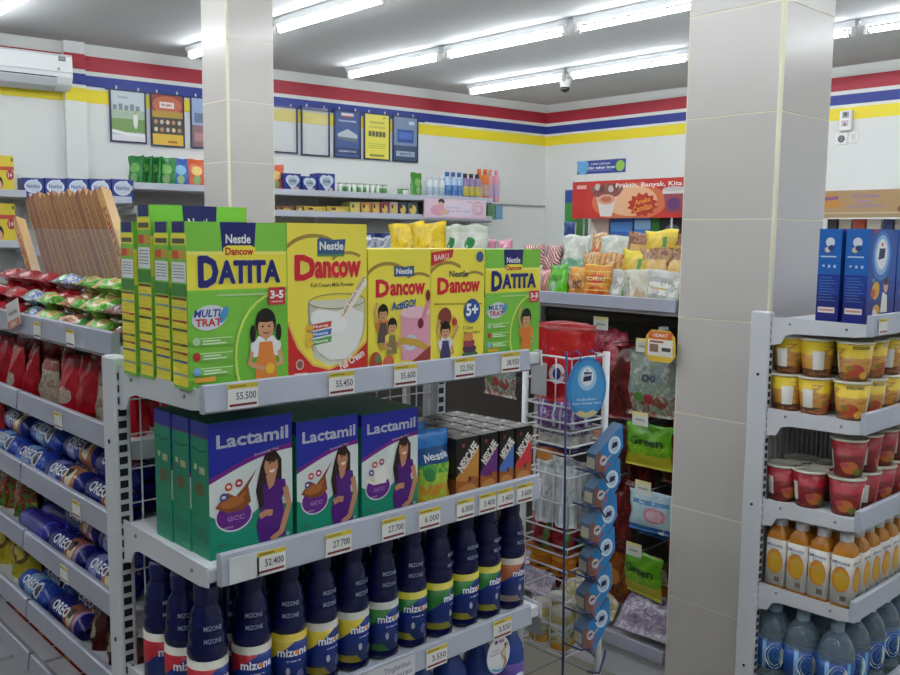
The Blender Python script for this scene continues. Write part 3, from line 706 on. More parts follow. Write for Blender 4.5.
for j in range(3):
    dp = ['at the front', 'in the middle of its row', 'at the back of its row'][j]
    KL1.put((.7015 - .002 * j, YP + .058 * j, D2), 0, 'large green and blue carton with woman in purple, leftmost, ' + dp, 'green and blue cartons on the second shelf')
    KL2.put((.8435 + .001 * j, YP + .058 * j, D2), 0, 'smaller green-blue carton with chocolate splash, second column, ' + dp, 'green and blue cartons on the second shelf')
    KL3.put((.975 + .001 * j, YP + .058 * j, D2), 0, 'green-blue carton with pale milk splash, beside the pouch, ' + dp, 'green and blue cartons on the second shelf')
# milk pouch
def pouch_thing(name, label, cat, w, h, t, m, art=None, seed=0, stand=True, group=None, wr=.004, nx=10, ny=12):
    o = thing(name, label, cat, group=group)
    bg = pillow(w, h, t, m, nx, ny, seed=seed, stand=stand, wr=wr); bg.build('bag', o)
    if art:
        a = Art(w, h); art(a); a.put(MB(), onbag(bg), base=.0008, sub=2).build('lettering', o)
    return o
mp = umat('milk_pouch', '3f9a3a', [('v', 0, .3, 'c98a2c'), ('v', .28, .42, '9ab83a'), ('noise', 5, .55, 'a8c23c'), ('v', .58, 1.01, '1f6fb8'), ('rect', .08, .55, .92, .78, '1b4a88'), ('ell', .3, .42, .13, .09, '2c7a3c')], .3, .2)
KP = pouch_thing('milk_pouch', 'blue and green milk powder pouch between the cartons and coffee boxes', 'pouch', .09, .135, .05, mp, lambda a: a.text('Nestle', .5, .66, .11, 'e8eef4', w=.66, bold=.03, rot=.08), 3)
KPk = Kind(KP); KPk.put((1.084, YP + .02, D2)); KPk.put((1.084, YP + .085, D2), 0, 'milk powder pouch standing behind the front blue and green pouch')
# coffee drink cartons
def art_coffee(c):
    def f(a):
        a.rect(0, 0, 1, 1, '17120f').poly([(0, .35), (1, .8), (1, 0), (0, 0)], c).poly([(0, .3), (.4, .25), (.75, .32), (1, .28), (1, 0), (0, 0)], 'a8622c').ell(.5, .1, .4, .1, 'c98a48').ell(.6, .28, .08, .05, '6a3418')
        a.text('NESCAFE', .52, .67, .17, 'eae6e0', w=1.05, bold=.05, rot=.82).ell(.3, .88, .07, .035, 'a03a28').stroke([(.3, .48), (.95, .78)], .003, 'd8c8b0')
    return f
def cof_side(a): a.rect(0, 0, 1, 1, '221a16').rect(0, 0, 1, .3, '6a4020').rect(.15, .4, .85, .8, '3a2c26')
def cof_top(a): a.rect(0, 0, 1, 1, '1c1714').rect(.1, .3, .9, .7, '2c2420').rect(.05, .42, .95, .5, '54483c').ell(.7, .6, .1, .1, 'b8a030')
for k, (x0, x1, c, nm) in enumerate(((1.132, 1.193, 'c98a3c', 'gold'), (1.196, 1.244, '6a2a80', 'purple'), (1.248, 1.290, '4a74c0', 'blue'), (1.294, 1.343, 'c8323a', 'red'))):
    kk = Kind(carton('coffee_carton', 'carton', x1 - x0 - .002, .038, .112, '1a1512', art_coffee(c), cof_side, cof_top))
    for j in range(5):
        kk.put(((x0 + x1) / 2 - .004 * j, YP + .0415 * j, D2), 0, 'black and %s coffee drink carton, %s' % (nm, 'front of its row' if j == 0 else '%s from the front of its row' % ORD[j]), 'coffee drink cartons on the second shelf')
tz = D2 - .022
for px, t_, w_ in ((271, '52.400', 'under the leftmost green and blue carton'), (339, '27.700', 'under the second green and blue carton'), (394, '27.700', 'under the pale-milk green carton'), (430, '6.000', 'under the milk powder pouch'), (466, '6.000', 'under the gold coffee carton'), (488, '3.400', 'under the purple coffee carton'), (506, '3.400', 'under the blue coffee carton'), (525, '3.600', 'under the red coffee carton')):
    p = at(px, 500, Y=EYF - .028); price_tag(t_, (p.x, EYF - .0275, tz), 0, 'price tag %s on the second rail' % w_, .044 if px > 440 else .05)
o = MB().rbox(0, 0, 0, .05, .0015, .04, mat('d9dbdf', .2), .0004).build('tag_holder', None, (.632, EYF - .0275, tz - .001)); tag(o, 'empty clear tag holder at the left end of the second rail', 'tag holder')

# third shelf: navy isotonic drink bottles
def bottle(c1, c2, silver):
    t = thing('drink_bottle', 'x', 'bottle', group='navy drink bottles on the third shelf')
    nv = mat('0a0f44', .2, spec=.5); R = .0315
    prof = [(.026, 0), (.031, .004), (.031, .012), (.0295, .016), (.0295, .108), (.0315, .112), (.0315, .124), (.029, .128), (.0295, .132), (.0295, .144), (.027, .148), (.0275, .152), (.0275, .163), (.025, .167), (.025, .176), (.020, .185), (.0185, .190), (.0185, .194)]
    MB().lathe(prof, nv, 20).build('bottle', t)
    MB().lathe([(.0195, .192), (.0200, .194), (.0200, .216), (.0185, .219), (0, .219)], mat('10174c', .35), 16).build('cap', t)
    lm = umat('mz_' + c1 + c2, '15307e', [('v', 0, .14, c2), ('ell', .58, .2, .05, .16, '2a2440'), ('diag', -1.6, 1, -.02, c1), ('ell', .62, .38, .19, .46, '15307e'), ('v', .86, 1.01, silver), ('ell', .60, .2, .035, .1, '6a70b0'), ('ell', .49, .3, .018, .07, 'c0c8dc')], .25)
    lb = MB().lathe([(.0312, .018), (.0312, .106)], lm, 28).build('label', t)
    a = Art(1, 1, False); a.text('mizone', .008, .076, .0135, 'f2f4fa', w=.054, bold=.03).ell(.0135, .0752, .0036, .0042, 'e08a2c').rect(-.004, .060, .02, .062, 'a8b4d8')
    a.put(MB(), wrap(.0312), sub=1).build('lettering', lb)
    a = Art(1, 1, False)
    for z_, w_ in ((.114, .022), (.134, .024), (.154, .024)): a.text('MIZONE', .004, z_ + .004, .0075, '8a94b4', w=w_ + .004, bold=.02)
    a.put(MB(), wrap(.0302)).build('embossed_text', t)
    return t
BX = [.630, .706, .773, .836, .902, .968, 1.036, 1.101, 1.169, 1.230, 1.299]
BC = [('b02430', 'b02430', 'c8c4b8', 'red'), ('b02430', 'b02430', 'c8c4b8', 'red'), ('c8b02a', 'd8c030', 'd8c030', 'yellow'), ('d8c030', 'd8c030', 'c8c4b8', 'yellow'), ('d8c030', 'd8c030', 'c8c4b8', 'yellow'),
      ('2c7a34', '3c8a38', 'b8bcb0', 'green'), ('2c7a34', 'c8c030', 'd0c838', 'green and yellow'), ('2c7a34', 'c8c030', '2c7a34', 'green and yellow'), ('2c7a34', 'c8c030', 'd8cc3a', 'green and yellow'), ('2c7a34', 'c8c030', 'd0c838', 'green and yellow'), ('a85a30', 'c8b0a0', 'c0b4a8', 'orange')]
BK = {}
for i, (x, (c1, c2, s_, nm)) in enumerate(zip(BX, BC)):
    if (c1, c2, s_) not in BK: BK[(c1, c2, s_)] = Kind(bottle(c1, c2, s_))
    for j in range(3 if i < 2 else 2):
        BK[(c1, c2, s_)].put((x - .004 * j, 1.222 + .068 * j, D3), random.uniform(-.35, .35) + (.25 if i in (3, 4, 7) else -.2), 'navy drink bottle with %s label, %s from the left, %s' % (nm, ORD[i], ['front row', 'second row', 'third row'][j]))
p = at(438, 640, Y=EYF - .03); price_tag('3.550', (p.x, EYF - .0275, D3 - .025), 0, 'price tag under the green and yellow drink bottles')
p = at(504, 615, Y=EYF - .03); price_tag('3.550', (p.x, EYF - .0275, D3 - .022), 0, 'price tag under the orange-labelled drink bottle')
def strip(a): a.rect(0, 0, 1, 1, 'd6d4d8').text('Tingkatkan', .72, .66, .36, '8a86a8', w=.42).text('Kebugaran', .70, .26, .36, '8a86a8', w=.5).rect(.16, .3, .38, .6, 'b03040').text('promo', .27, .45, .2, 'f0e0e0', w=.18).rect(0, 0, .1, .7, 'd8c860')
p0 = at(350, 660, Y=EYF - .03); p1 = at(416, 648, Y=EYF - .03); w = p1.x - p0.x
a = Art(w, .037); strip(a); mb = MB(); mb.box(-w / 2, 0, 0, w / 2, .001, .037, mat('d6d4d8', .35)); a.put(mb, front(w, .037)); o = mb.build('promo_strip', None, ((p0.x + p1.x) / 2, EYF - .0275, D3 - .022)); tag(o, 'pale printed promotion strip on the rail below the drink bottles', 'sign')
# oval shelf talker
p = at(498, 655, Y=1.16); t = thing('oval_sign', 'white oval sign hanging from the rail, with a dancing figure', 'sign', (p.x, 1.158, p.z - .036))
W, H = .062, .074; mb = MB(); pts = [(math.cos(q) * W / 2, H / 2 + math.sin(q) * H / 2) for q in [2 * PI * i / 32 for i in range(32)]]; mb.prism(pts, 'y', 0, .0015, mat('e6e8ea', .35)); mb.build('card', t)
a = Art(W, H); a.ell(.38, .86, .07, .05, '2c4a90').rect(.5, .82, .72, .89, 'b03040').text('promo', .61, .855, .035, 'f4e4e4', w=.18).text('Tingkatkan', .34, .64, .05, '8a80a8', w=.4).text('Kebugaranmu', .36, .55, .06, '8a80a8', w=.5)
a.ell(.78, .72, .05, .05, '5a3a2c').stroke([(.78, .68), (.74, .45), (.8, .25), (.72, .1)], .007, 'c09a70').stroke([(.72, .62), (.62, .55), (.66, .4)], .004, 'c09a70').stroke([(.8, .62), (.9, .68), (.84, .78)], .004, 'c09a70').poly([(.70, .62), (.82, .62), (.8, .42), (.70, .42)], 'd8c8b0').poly([(.1, .2), (.3, .1), (.5, .04), (.7, .06), (.86, .16), (.7, .1), (.5, .1), (.3, .16)], '5aa8d0')
a.put(MB(), front(W, H, -.0)).build('print', t)
MB().box(-.006, -.001, H - .004, .006, .0025, H + .03, mat('d8dce0', .2, alpha=.6)).build('hanging_tab', t)
# fourth shelf: blue bottles
def blue_bottle():
    t = thing('water_bottle', 'x', 'bottle', group='blue bottles on the fourth shelf')
    MB().lathe([(.03, 0), (.035, .005), (.035, .02), (.0335, .03), (.035, .04), (.035, .15), (.032, .17), (.018, .195), (.0135, .2), (.0135, .208)], mat('2a4a98', .15, spec=.6), 18).build('bottle', t)
    MB().lathe([(.0355, .06), (.0355, .14)], umat('wlab', '3a3a9a', [('v', .6, 1.01, '5a3a9a'), ('ell', .5, .55, .08, .2, 'd8dcec')], .3), 20).build('label', t)
    MB().lathe([(.0155, .205), (.016, .207), (.016, .224), (0, .226)], mat('5a3a9c', .35), 14).build('cap', t)
    return t
bk = Kind(blue_bottle())
for i in range(9): bk.put((.66 + .08 * i, 1.225, D4), random.uniform(-.5, .5), 'blue bottle with violet cap on the lowest visible shelf, %s from the left' % ORD[i])

# ================================================================== left aisle shelving (faces -x)
R90 = -PI / 2
def aisle(name, label, segs, yf, yb, levels, top, lipb, panel='6b6660', right=None):
    """double-sided aisle shelving running along world y; local x = -Y, local y = X"""
    t = thing(name, label, 'shelf', (0, 0, 0), R90)
    for (y0, y1) in segs:
        for z in levels: shelf(t, -y1, -y0, yf, yb, z, None, (.042 - lipb, lipb), lipm=M_LIPG)
        MB().box(-y1, yb, .1, -y0, yb + .012, top, mat(panel, .6)).build('back_panel', t)
        if right:
            for z in levels[::2]: MB().rbox(-y1, yb + .02, z - .02, -y0, right, z, M_STEEL, .002).build('rear_shelf', t)
    ends = [segs[0][0]] + [s[1] for s in segs]
    for y in ends: MB().rbox(-y - .015, yb - .03, 0, -y + .015, yb + .03, top, M_STEEL, .003).build('upright', t)
    MB().box(-segs[-1][1], yf + .02, 0, -segs[0][0], yf + .03, levels[-1] - .03, M_STEEL).build('kick_plate', t)
    return t
G1Z = [1.30, 1.13, .97, .818, .66, .535]
aisle('aisle_shelf', 'long grey biscuit shelf behind the slotted post on the left', [(1.532, 2.05), (2.052, 2.95), (2.952, 3.85)], .634, .96, G1Z + [.16], 1.33, .028, right=1.31)

def flat(kk, x, y, z, rz, label, group=None): return kk.put((x, y, z), 0, label, group, rot=(-PI / 2, 0, rz))
def pack(name, cat, L, W, T, m, seed, txt=None, tc='f0f0f0', bold=.03):
    """flow-wrapped pack: lies on its back with the print up"""
    o = thing(name, name, cat); bg = pillow(L, W, T, m, 12, 8, .09, seed, .002); bg.build('wrapper', o)
    if txt:
        a = Art(L, W); a.text(txt, .5, .52, .42, tc, w=.5, bold=bold); a.put(MB(), onbag(bg), base=.0006, sub=2).build('lettering', o)
    return o
pk_green = Kind(pack('biscuit_pack', 'biscuits', .125, .055, .036, umat('bisg', '5aa02c', [('u', .12, .3, 'c9a070'), ('ell', .62, .5, .2, .34, 'd8c08a'), ('ell', .62, .5, .16, .25, 'b88a50'), ('u', .88, 1.01, '3c7a1c'), ('noise', 9, .6, '8ac44a')], .25, .25), 1))
pk_tan = Kind(pack('biscuit_pack', 'biscuits', .115, .05, .034, umat('bist', 'c08a5c', [('u', 0, .2, 'd8b88c'), ('noise', 6, .52, '8a4a2c'), ('u', .8, 1.01, '4a9a3a')], .2, .3), 2))
pk_brown = Kind(pack('biscuit_pack', 'biscuits', .13, .06, .034, umat('bisb', '4a2018', [('noise', 5, .5, '6a3020'), ('noise', 11, .62, 'b0b0ac'), ('u', .85, 1.01, 'a0744c')], .15, .4), 3))
pk_white = Kind(pack('biscuit_pack', 'biscuits', .12, .055, .034, umat('bisw', 'b8c0cc', [('noise', 6, .5, '5a70b0'), ('u', .3, .5, '3c9a3a'), ('noise', 9, .6, 'e8ecf0')], .2, .3), 4))
pk_red = Kind(pack('biscuit_pack', 'biscuits', .12, .06, .036, umat('bisr', '9a1420', [('noise', 6, .55, 'b8202c'), ('ell', .5, .5, .2, .3, '8a1018'), ('noise', 12, .68, 'd8b8b0')], .25, .3), 5))
GTOP = 'wrapped biscuit packs on the top of the aisle shelf'
seq = [pk_brown, pk_green, pk_tan, pk_green, pk_white, pk_red, pk_red, pk_red]
names = {id(pk_green): 'green', id(pk_tan): 'tan', id(pk_brown): 'dark brown', id(pk_white): 'silver-blue', id(pk_red): 'red'}
for r, (x, z) in enumerate(((.655, .0), (.715, .0), (.773, .0), (.672, .034), (.732, .036), (.768, .036), (.735, .07))):
    for i in range(8):
        kk = seq[min(7, max(0, i + (r % 3 == 1) * random.choice((0, 1, -1))))] if i < 5 else pk_red
        if r in (1, 4, 6) and i in (1, 2): kk = pk_green
        flat(kk, x + random.uniform(-.006, .006) - .0, 1.64 + i * .128 + .05 * (r % 2) - .05, 1.30 + z + .018, R90 + random.uniform(-.22, .22), '%s wrapped biscuit pack, %s pile row, %s from the post' % (names[id(kk)], ORD[r], ORD[i]), GTOP)

# chocolate bars leaning in a clear acrylic tray
def choc(txt, body, seed):
    o = thing('chocolate_bar', 'x', 'chocolate bar', group='chocolate bars leaning in the acrylic tray'); L = .29; b = .016
    MB().prism([(-.013, -b), (-.013, b), (.016, 0)], 'z', 0, L, mat(body, .35, var=.25, vscale=20)).build('carton', o)
    a = Art(L, 2 * b)
    if txt: a.rect(.02, .12, .98, .88, 'd8a860').text('TOBLERONE', .55, .5, .55, 'a8202c', w=.8, bold=.03)
    else: a.rect(0, 0, 1, .1, '6a4424').rect(0, .9, 1, 1, 'd8b070').text('TOBLERONE', .5, .5, .3, '8a3a24', w=.7, bold=.02)
    a.put(MB(), lambda x, q, e: (-.013 - e, q - b, L - x)).build('print', o)
    return o
y0 = at(104, 190, X=.85).y; y1 = at(32, 197, X=.85).y
cb = [Kind(choc(True, 'd0a058', 1)), Kind(choc(False, 'b47c40', 2)), Kind(choc(False, '9a5a34', 3))]
LEAN = .62; rise = .29 * math.cos(LEAN); run = .29 * math.sin(LEAN)
zb_ = at(104, 190, X=.85).z - rise
n = 15
for i in range(n):
    kk = cb[0] if i == 0 else (cb[2] if i in (n - 1, n - 2, 4, 9) else cb[1])
    kk.put((.85, y0 - run + (y1 - y0) * i / (n - 1), zb_ - .004 * (i % 3)), 0, 'gold and brown triangular chocolate bar, %s from the right in the tray' % ORD[i], rot=(-LEAN, 0, 0))
p = at(18, 207, X=.82)
cb[0].put((.83, p.y - run * .9, p.z - .26), 0, 'single gold triangular chocolate bar leaning apart at the left', rot=(-LEAN - .05, 0, 0))
AC = mat('d5dadc', .06, spec=.5, alpha=.10)
ya, yb_ = at(118, 262, X=.81).y - .04, at(30, 262, X=.81).y
t = thing('acrylic_tray', 'clear acrylic display tray holding the leaning chocolate bars', 'tray', (.81, (ya + yb_) / 2, 1.302)); hw = (yb_ - ya) / 2
za = at(75, 229, X=.81).z - 1.302; zc_ = max(.01, min(zb_ - 1.302 - .03, za - .02))
MB().box(-.002, -hw, 0, .002, hw, za, AC).build('front_panel', t); MB().box(.118, -hw, 0, .122, hw, za, AC).build('rear_panel', t)
for s in (-1, 1): MB().box(.002, s * hw - .002, 0, .118, s * hw + .002, za, AC).build('side_panel', t)
MB().box(.003, -hw + .003, 0, .117, hw - .003, zc_, mat('8a7458', .6)).build('inner_riser', t)

# second level: red bags; deeper rows share kinds
def bagk(key, base, layers, w, h, t, txt=None, tc='f0f0f0', seed=0, stand=True, ty=.6, th=.13, tw=.7, wr=.004, rough=.25, name='snack_bag', alpha=1, rot=0, bold=.03, cat='bag'):
    m = umat(key, base, layers, rough * .8, .45, alpha, bscale=28)
    art = (lambda a: a.text(txt, .5, ty, th, tc, w=tw, bold=bold, rot=rot)) if txt else None
    return Kind(pouch_thing(name, name, cat, w, h, t, m, art, seed, stand, None, wr))
r1 = bagk('redA', 'c01828', [('ell', .5, .3, .3, .16, 'c8b8a8'), ('noise', 7, .62, 'c02030')], .10, .115, .05, seed=11)
r2 = bagk('redB', 'b01422', [('v', 0, .12, '701018'), ('noise', 5, .6, 'c8202e')], .085, .12, .055, seed=12)
r3 = bagk('cream', 'b8a890', [('v', .75, 1.01, 'a84a3c'), ('noise', 6, .55, '8a7a68'), ('u', 0, .14, '9a5a30')], .09, .10, .045, seed=13)
r4 = bagk('redcan', 'c81828', [('u', .1, .16, 'd8c8c8'), ('v', .88, 1.01, 'c83a40')], .07, .10, .06, seed=14)
seq2 = [(r4, 'bright red'), (r3, 'cream and grey'), (r2, 'dark red'), (r1, 'red and white'), (r3, 'cream and grey'), (r2, 'dark red'), (r1, 'red and white'), (r2, 'dark red'), (r1, 'red and white')]
for j in range(2):
    for i, (kk, nm) in enumerate(seq2):
        kk.put((.69 + .075 * j + random.uniform(-.008, .008), 1.615 + i * .1 + .03 * j, 1.13), R90 + random.uniform(-.2, .2), '%s snack bag on the second biscuit shelf, %s from the post, %s row' % (nm, ORD[i], ['front', 'rear'][j]), 'bags on the second biscuit shelf')

# cookie rolls
def roll(key, base, layers, txt, L=.19, r=.028):
    o = thing('cookie_roll', 'x', 'cookies'); m = umat(key, base, layers, .25, .2); mb = MB(); n = 16; V = []; U = []; F = []
    xs = [(0, .012, 1.2), (.008, .012, 1.2), (.016, .027, 1), (.03, r, 1)] + [(L * k / 6, r, 1) for k in range(2, 5)] + [(L - .03, r, 1), (L - .016, .027, 1), (L - .008, .012, 1.2), (L, .012, 1.2)]
    for i, (x, q, e) in enumerate(xs):
        for j in range(n + 1):
            a = 2 * PI * j / n - PI / 2 + .6; zz = q * (1 if 1 < i < len(xs) - 2 else .35)
            V.append((x - L / 2, -math.cos(a) * q * e, r + math.sin(a) * zz)); U.append((x / L, j / n))
    for i in range(len(xs) - 1):
        for j in range(n): F.append((i * (n + 1) + j, i * (n + 1) + j + 1, (i + 1) * (n + 1) + j + 1, (i + 1) * (n + 1) + j))
    mb.add(V, F, m, True, U); mb.build('wrapper', o)
    if txt:
        def mp(x, q, e): a = .6 + q / r; return (x, -math.cos(a) * (r + e + .0006), r + math.sin(a) * (r + e + .0006))
        a = Art(1, 1, False); a.text(txt, -.014, .004, .022, 'eef2fa', w=.078, bold=.04, out=('2a50b0', .03)); a.put(MB(), mp, sub=2).build('lettering', o)
    return o
o_navy = Kind(roll('orN', '1c1f78', [('u', .55, .8, '9a5a4a'), ('ell', .7, .22, .07, .1, 'e0c8a0'), ('ell', .68, .3, .05, .07, '1a1414'), ('u', .8, .87, 'b08ab0'), ('noise', 10, .68, '3a48c0')], 'OREO'))
o_blue = Kind(roll('orB', '2448b0', [('u', .3, .55, '8ab0d8'), ('ell', .68, .25, .1, .12, 'dfe6ee'), ('ell', .7, .25, .055, .08, '18161c'), ('noise', 9, .62, '5a80d0')], 'OREO'))
o_org = Kind(roll('orO', '1f2a86', [('u', .2, .4, '8a90c8'), ('u', .55, .86, 'b8743c'), ('ell', .7, .25, .08, .12, 'e8d8b8'), ('ell', .66, .3, .05, .06, '241814'), ('noise', 12, .66, '34479c')], 'OREO'))
o_vio = Kind(roll('orV', '34299c', [('noise', 7, .55, '2a2490'), ('u', .84, .9, '4a58d8')], None))
def rolls(z, rows, tagname):
    for r, (x, dz, seq_) in enumerate(rows):
        for i, kk in enumerate(seq_):
            nm = {id(o_navy): 'navy', id(o_blue): 'light blue', id(o_org): 'blue and orange', id(o_vio): 'violet-blue'}[id(kk)]
            kk.put((x + random.uniform(-.004, .004), 1.665 + i * .196 + (.03 if r % 2 else 0), z + dz), R90 + random.uniform(-.06, .06), '%s cookie roll on the %s, %s from the post, %s line' % (nm, tagname, ORD[i], ['front', 'second', 'upper', 'rear'][r]), 'cookie rolls on the ' + tagname)
rolls(.97, [(.668, 0, [o_navy, o_org, o_blue, o_blue]), (.727, 0, [o_navy, o_org, o_blue, o_navy]), (.70, .049, [o_navy, o_org, o_blue, o_org]), (.786, 0, [o_blue, o_navy, o_org, o_navy])], 'third biscuit shelf')
rolls(.818, [(.668, 0, [o_org, o_navy, o_vio]), (.727, 0, [o_navy, o_navy, o_vio]), (.70, .049, [o_org, o_navy]), (.786, 0, [o_navy, o_org, o_navy])], 'fourth biscuit shelf')
rolls(.66, [(.67, 0, []), (.725, 0, [])], 'fifth biscuit shelf')
for i, kk in enumerate((o_navy, o_blue)): kk.put((.672, 1.90 + .193 * i, .66), R90, '%s cookie roll on the fifth biscuit shelf, %s from the post, front line' % (['navy', 'light blue'][i], ORD[i]), 'cookie rolls on the fifth biscuit shelf'); kk.put((.730, 1.91 + .193 * i, .66), R90, '%s cookie roll on the fifth biscuit shelf, %s from the post, second line' % (['navy', 'light blue'][i], ORD[i]), 'cookie rolls on the fifth biscuit shelf')
bw = bagk('brownwhite', '4a1c16', [('u', 0, .22, 'd8d4cc'), ('v', .82, 1.01, 'c8c4bc'), ('ell', .62, .4, .2, .2, 'a89a84')], .09, .105, .055, seed=21, name='cookie_bag')
for i in range(3):
    for j in range(2): bw.put((.695 + .07 * j, 1.62 + .085 * i, .66), R90 - .25, 'brown and white cookie bag on the fifth biscuit shelf, %s from the post, %s row' % (ORD[i], ['front', 'rear'][j]), 'brown and white cookie bags')
yb2 = bagk('yelbag', 'b8a82c', [('ell', .5, .5, .3, .2, '6a4a1c'), ('ell', .5, .52, .22, .13, 'c8b848'), ('noise', 8, .64, 'd8cc60')], .13, .125, .05, seed=22)
for i in range(3): yb2.put((.70, 2.28 + .15 * i, .66), R90 + .2, 'yellow snack bag on the fifth biscuit shelf, %s beyond the cookie rolls' % ORD[i], 'yellow snack bags low on the left')
gr = bagk('redgreen', '8a1c1c', [('noise', 4, .5, '3a7a24'), ('noise', 9, .62, 'c8a040')], .11, .11, .05, seed=23)
for i in range(4): gr.put((.70, 2.26 + .12 * i, .818), R90 + .1, 'red and green snack bag on the fourth biscuit shelf, %s beyond the rolls' % ORD[i], 'red and green bags on the fourth biscuit shelf')
for i in range(5): r1.put((.70, 2.46 + .11 * i, .97), R90, 'red snack bag on the third biscuit shelf, %s beyond the rolls' % ORD[i], 'red bags far along the biscuit shelf')
rb = Kind(pack('biscuit_pack', 'biscuits', .16, .06, .045, umat('redlow', 'a02a22', [('u', .4, .6, 'c87a4c'), ('noise', 7, .6, '6a1414')], .25, .3), 31))
for i in range(5): flat(rb, .68, 1.64 + .17 * i, .535 + .024, R90, 'red and orange biscuit pack on the lowest biscuit shelf, %s from the post' % ORD[i], 'red packs on the lowest biscuit shelf')
# shelf card and small tags on the biscuit rails
p = at(8, 318, X=.60); mb = MB(); mb.box(-.04, 0, 0, .04, .0015, .055, mat('d8d6d2', .4)); a = Art(.08, .055); a.rect(0, .0, 1, .3, 'c86a4a').rect(.15, .5, .85, .62, '8a8a90').text('HEMAT', .5, .14, .2, 'f2ece0', w=.6); a.put(mb, front(.08, .055)); o = mb.build('shelf_card', None, (.612, p.y, p.z - .02), R90); o.rotation_euler = (0, -.25, R90); tag(o, 'white and orange card on the far end of the top biscuit rail', 'sign')
for i, (z, y) in enumerate(((1.30, 1.72), (1.30, 1.9), (1.13, 1.8), (.97, 1.72), (.818, 1.8))):
    o = price_tag('', (.6195, y, z - .012), R90, 'small price tag on the %s biscuit rail%s' % (['top', 'top', 'second', 'third', 'fourth'][i], ['', ' nearer the far end', '', '', ''][i]), .04, .032)

# the far run of the biscuit shelf
for lv, (z, kk, nm) in enumerate(((1.13, r1, 'red and white'), (.97, r2, 'dark red'), (.818, gr, 'red and green'), (.66, yb2, 'yellow'), (.535, r3, 'cream'))):
    y = [2.56, 3.02, 2.76, 2.76, 2.56][lv]; i = 0
    while y < 3.8:
        kk.put((.70 + random.uniform(-.01, .01), y, z), R90 + random.uniform(-.15, .15), '%s bag at the far end of the biscuit shelf, %s level, %s along' % (nm, ORD[lv + 1], ORD[i]), 'bags at the far end of the biscuit shelf'); y += .135; i += 1

# ================================================================== wire basket stand beside the end shelf
SX0, SX1, SY0, SY1 = 1.637, 1.767, 1.35, 1.496
t = thing('basket_stand', 'white wire stand of small hanging baskets right of the milk shelf', 'basket stand', (SX0, SY0, 0))
WW, DD = SX1 - SX0, SY1 - SY0
MB().tube([(0, DD, 0), (0, DD, 1.25)], .008, M_WIRE, 10).build('pole', t); MB().tube([(WW, 0, 0), (WW, 0, 1.225)], .009, M_WIRE, 10).build('pole', t)
MB().rbox(-.03, -.03, 0, WW + .03, DD + .03, .012, mat('c8cacc', .4), .003).build('base_plate', t)
BSK = [(1.10, 1.218), (1.04, 1.062), (.985, 1.005), (.796, .930), (.736, .756), (.675, .700), (.485, .624)]
for zb_, zt in BSK:
    rm = MB().tube([(0, 0, zt), (WW, 0, zt), (WW, DD, zt), (0, DD, zt)], .0028, M_WIRE, 6, True).build('basket_rim', t)
    mb = MB(); mb.tube([(0, 0, zb_), (WW, 0, zb_), (WW, DD, zb_), (0, DD, zb_)], .0024, M_WIRE, 6, True)
    if zt - zb_ > .05: mb.tube([(0, 0, (zb_ + zt) / 2), (WW, 0, (zb_ + zt) / 2), (WW, DD, (zb_ + zt) / 2), (0, DD, (zb_ + zt) / 2)], .002, M_WIRE, 6, True)
    for k in range(4):
        q = k / 3
        if zt - zb_ < .05 and k in (1, 2): continue
        for P in ((0, DD * q), (WW, DD * q), (WW * q, 0), (WW * q, DD)): mb.tube([(P[0], P[1], zb_), (P[0], P[1], zt)], .0016, M_WIRE, 5)
        mb.tube([(WW * q, 0, zb_), (WW * q, DD, zb_)], .0014, M_WIRE, 5)
    mb.build('basket_wires', rm, kind='stuff')
for zz in (1.15, .545):
    o = MB().rbox(-.004, .075, zz - .03, -.0025, .125, zz + .05, mat('a8abb0', .3), .0004).build('tag_holder', t)
def fill(kk, x, y, z, rz, label): kk.put((SX0 + x, SY0 + y, z), rz, label)
k_red = bagk('bigred', 'b8141f', [('ell', .3, .36, .17, .13, 'd8d8e0'), ('ell', .3, .36, .09, .075, '2a3478'), ('noise', 6, .64, 'd02c34'), ('v', .9, 1.01, '981018')], .13, .19, .05, 'No.1', '9a1018', seed=41, th=.05, tw=.25, ty=.36, name='sachet_bag')
fill(k_red, .06, .06, 1.104, R90 + .5, 'red sachet bag standing in the top wire basket'); fill(k_red, .085, .105, 1.104, R90 + .55, 'red sachet bag behind the first in the top wire basket')
k_pur = bagk('purp', '6a4a8a', [('u', .2, .3, 'c8a8d8'), ('u', .5, .6, 'a83a90'), ('u', .75, .85, 'd8d0e0'), ('noise', 8, .6, 'b8c0c8')], .06, .062, .035, seed=42, name='sachet_bag')
for i in range(4): fill(k_pur, .025 + .05 * (i % 2), .03 + .06 * (i // 2), 1.045, R90 + .4, 'purple sachet in the second wire basket, %s' % ['front left', 'front right', 'rear left', 'rear right'][i])
k_wht = bagk('whtb', 'b8b4ac', [('v', .6, .75, '6a6a80'), ('noise', 7, .6, 'd8d8d4'), ('v', 0, .15, '2a2a58')], .062, .06, .035, seed=43, name='sachet_bag')
for i in range(4): fill(k_wht, .03 + .05 * (i % 2), .03 + .06 * (i // 2), .99, R90 + .3, 'grey sachet in the third wire basket, %s' % ['front left', 'front right', 'rear left', 'rear right'][i])
k_wp = bagk('whtp', 'd2d4d6', [('noise', 5, .56, 'b0b4ba'), ('u', .4, .55, 'eceef0')], .06, .15, .045, seed=44, name='tissue_pack', alpha=1)
for i in range(4): fill(k_wp, .035 + .06 * (i % 2), .035 + .065 * (i // 2), .80, R90 + .2, 'white tissue pack in the deep middle basket, %s' % ['front left', 'front right', 'rear left', 'rear right'][i])
k_rg = bagk('rdgr', '8a2028', [('u', .55, .8, '4a8a3a'), ('noise', 7, .6, 'c83a48')], .062, .055, .035, seed=45, name='candy_pack')
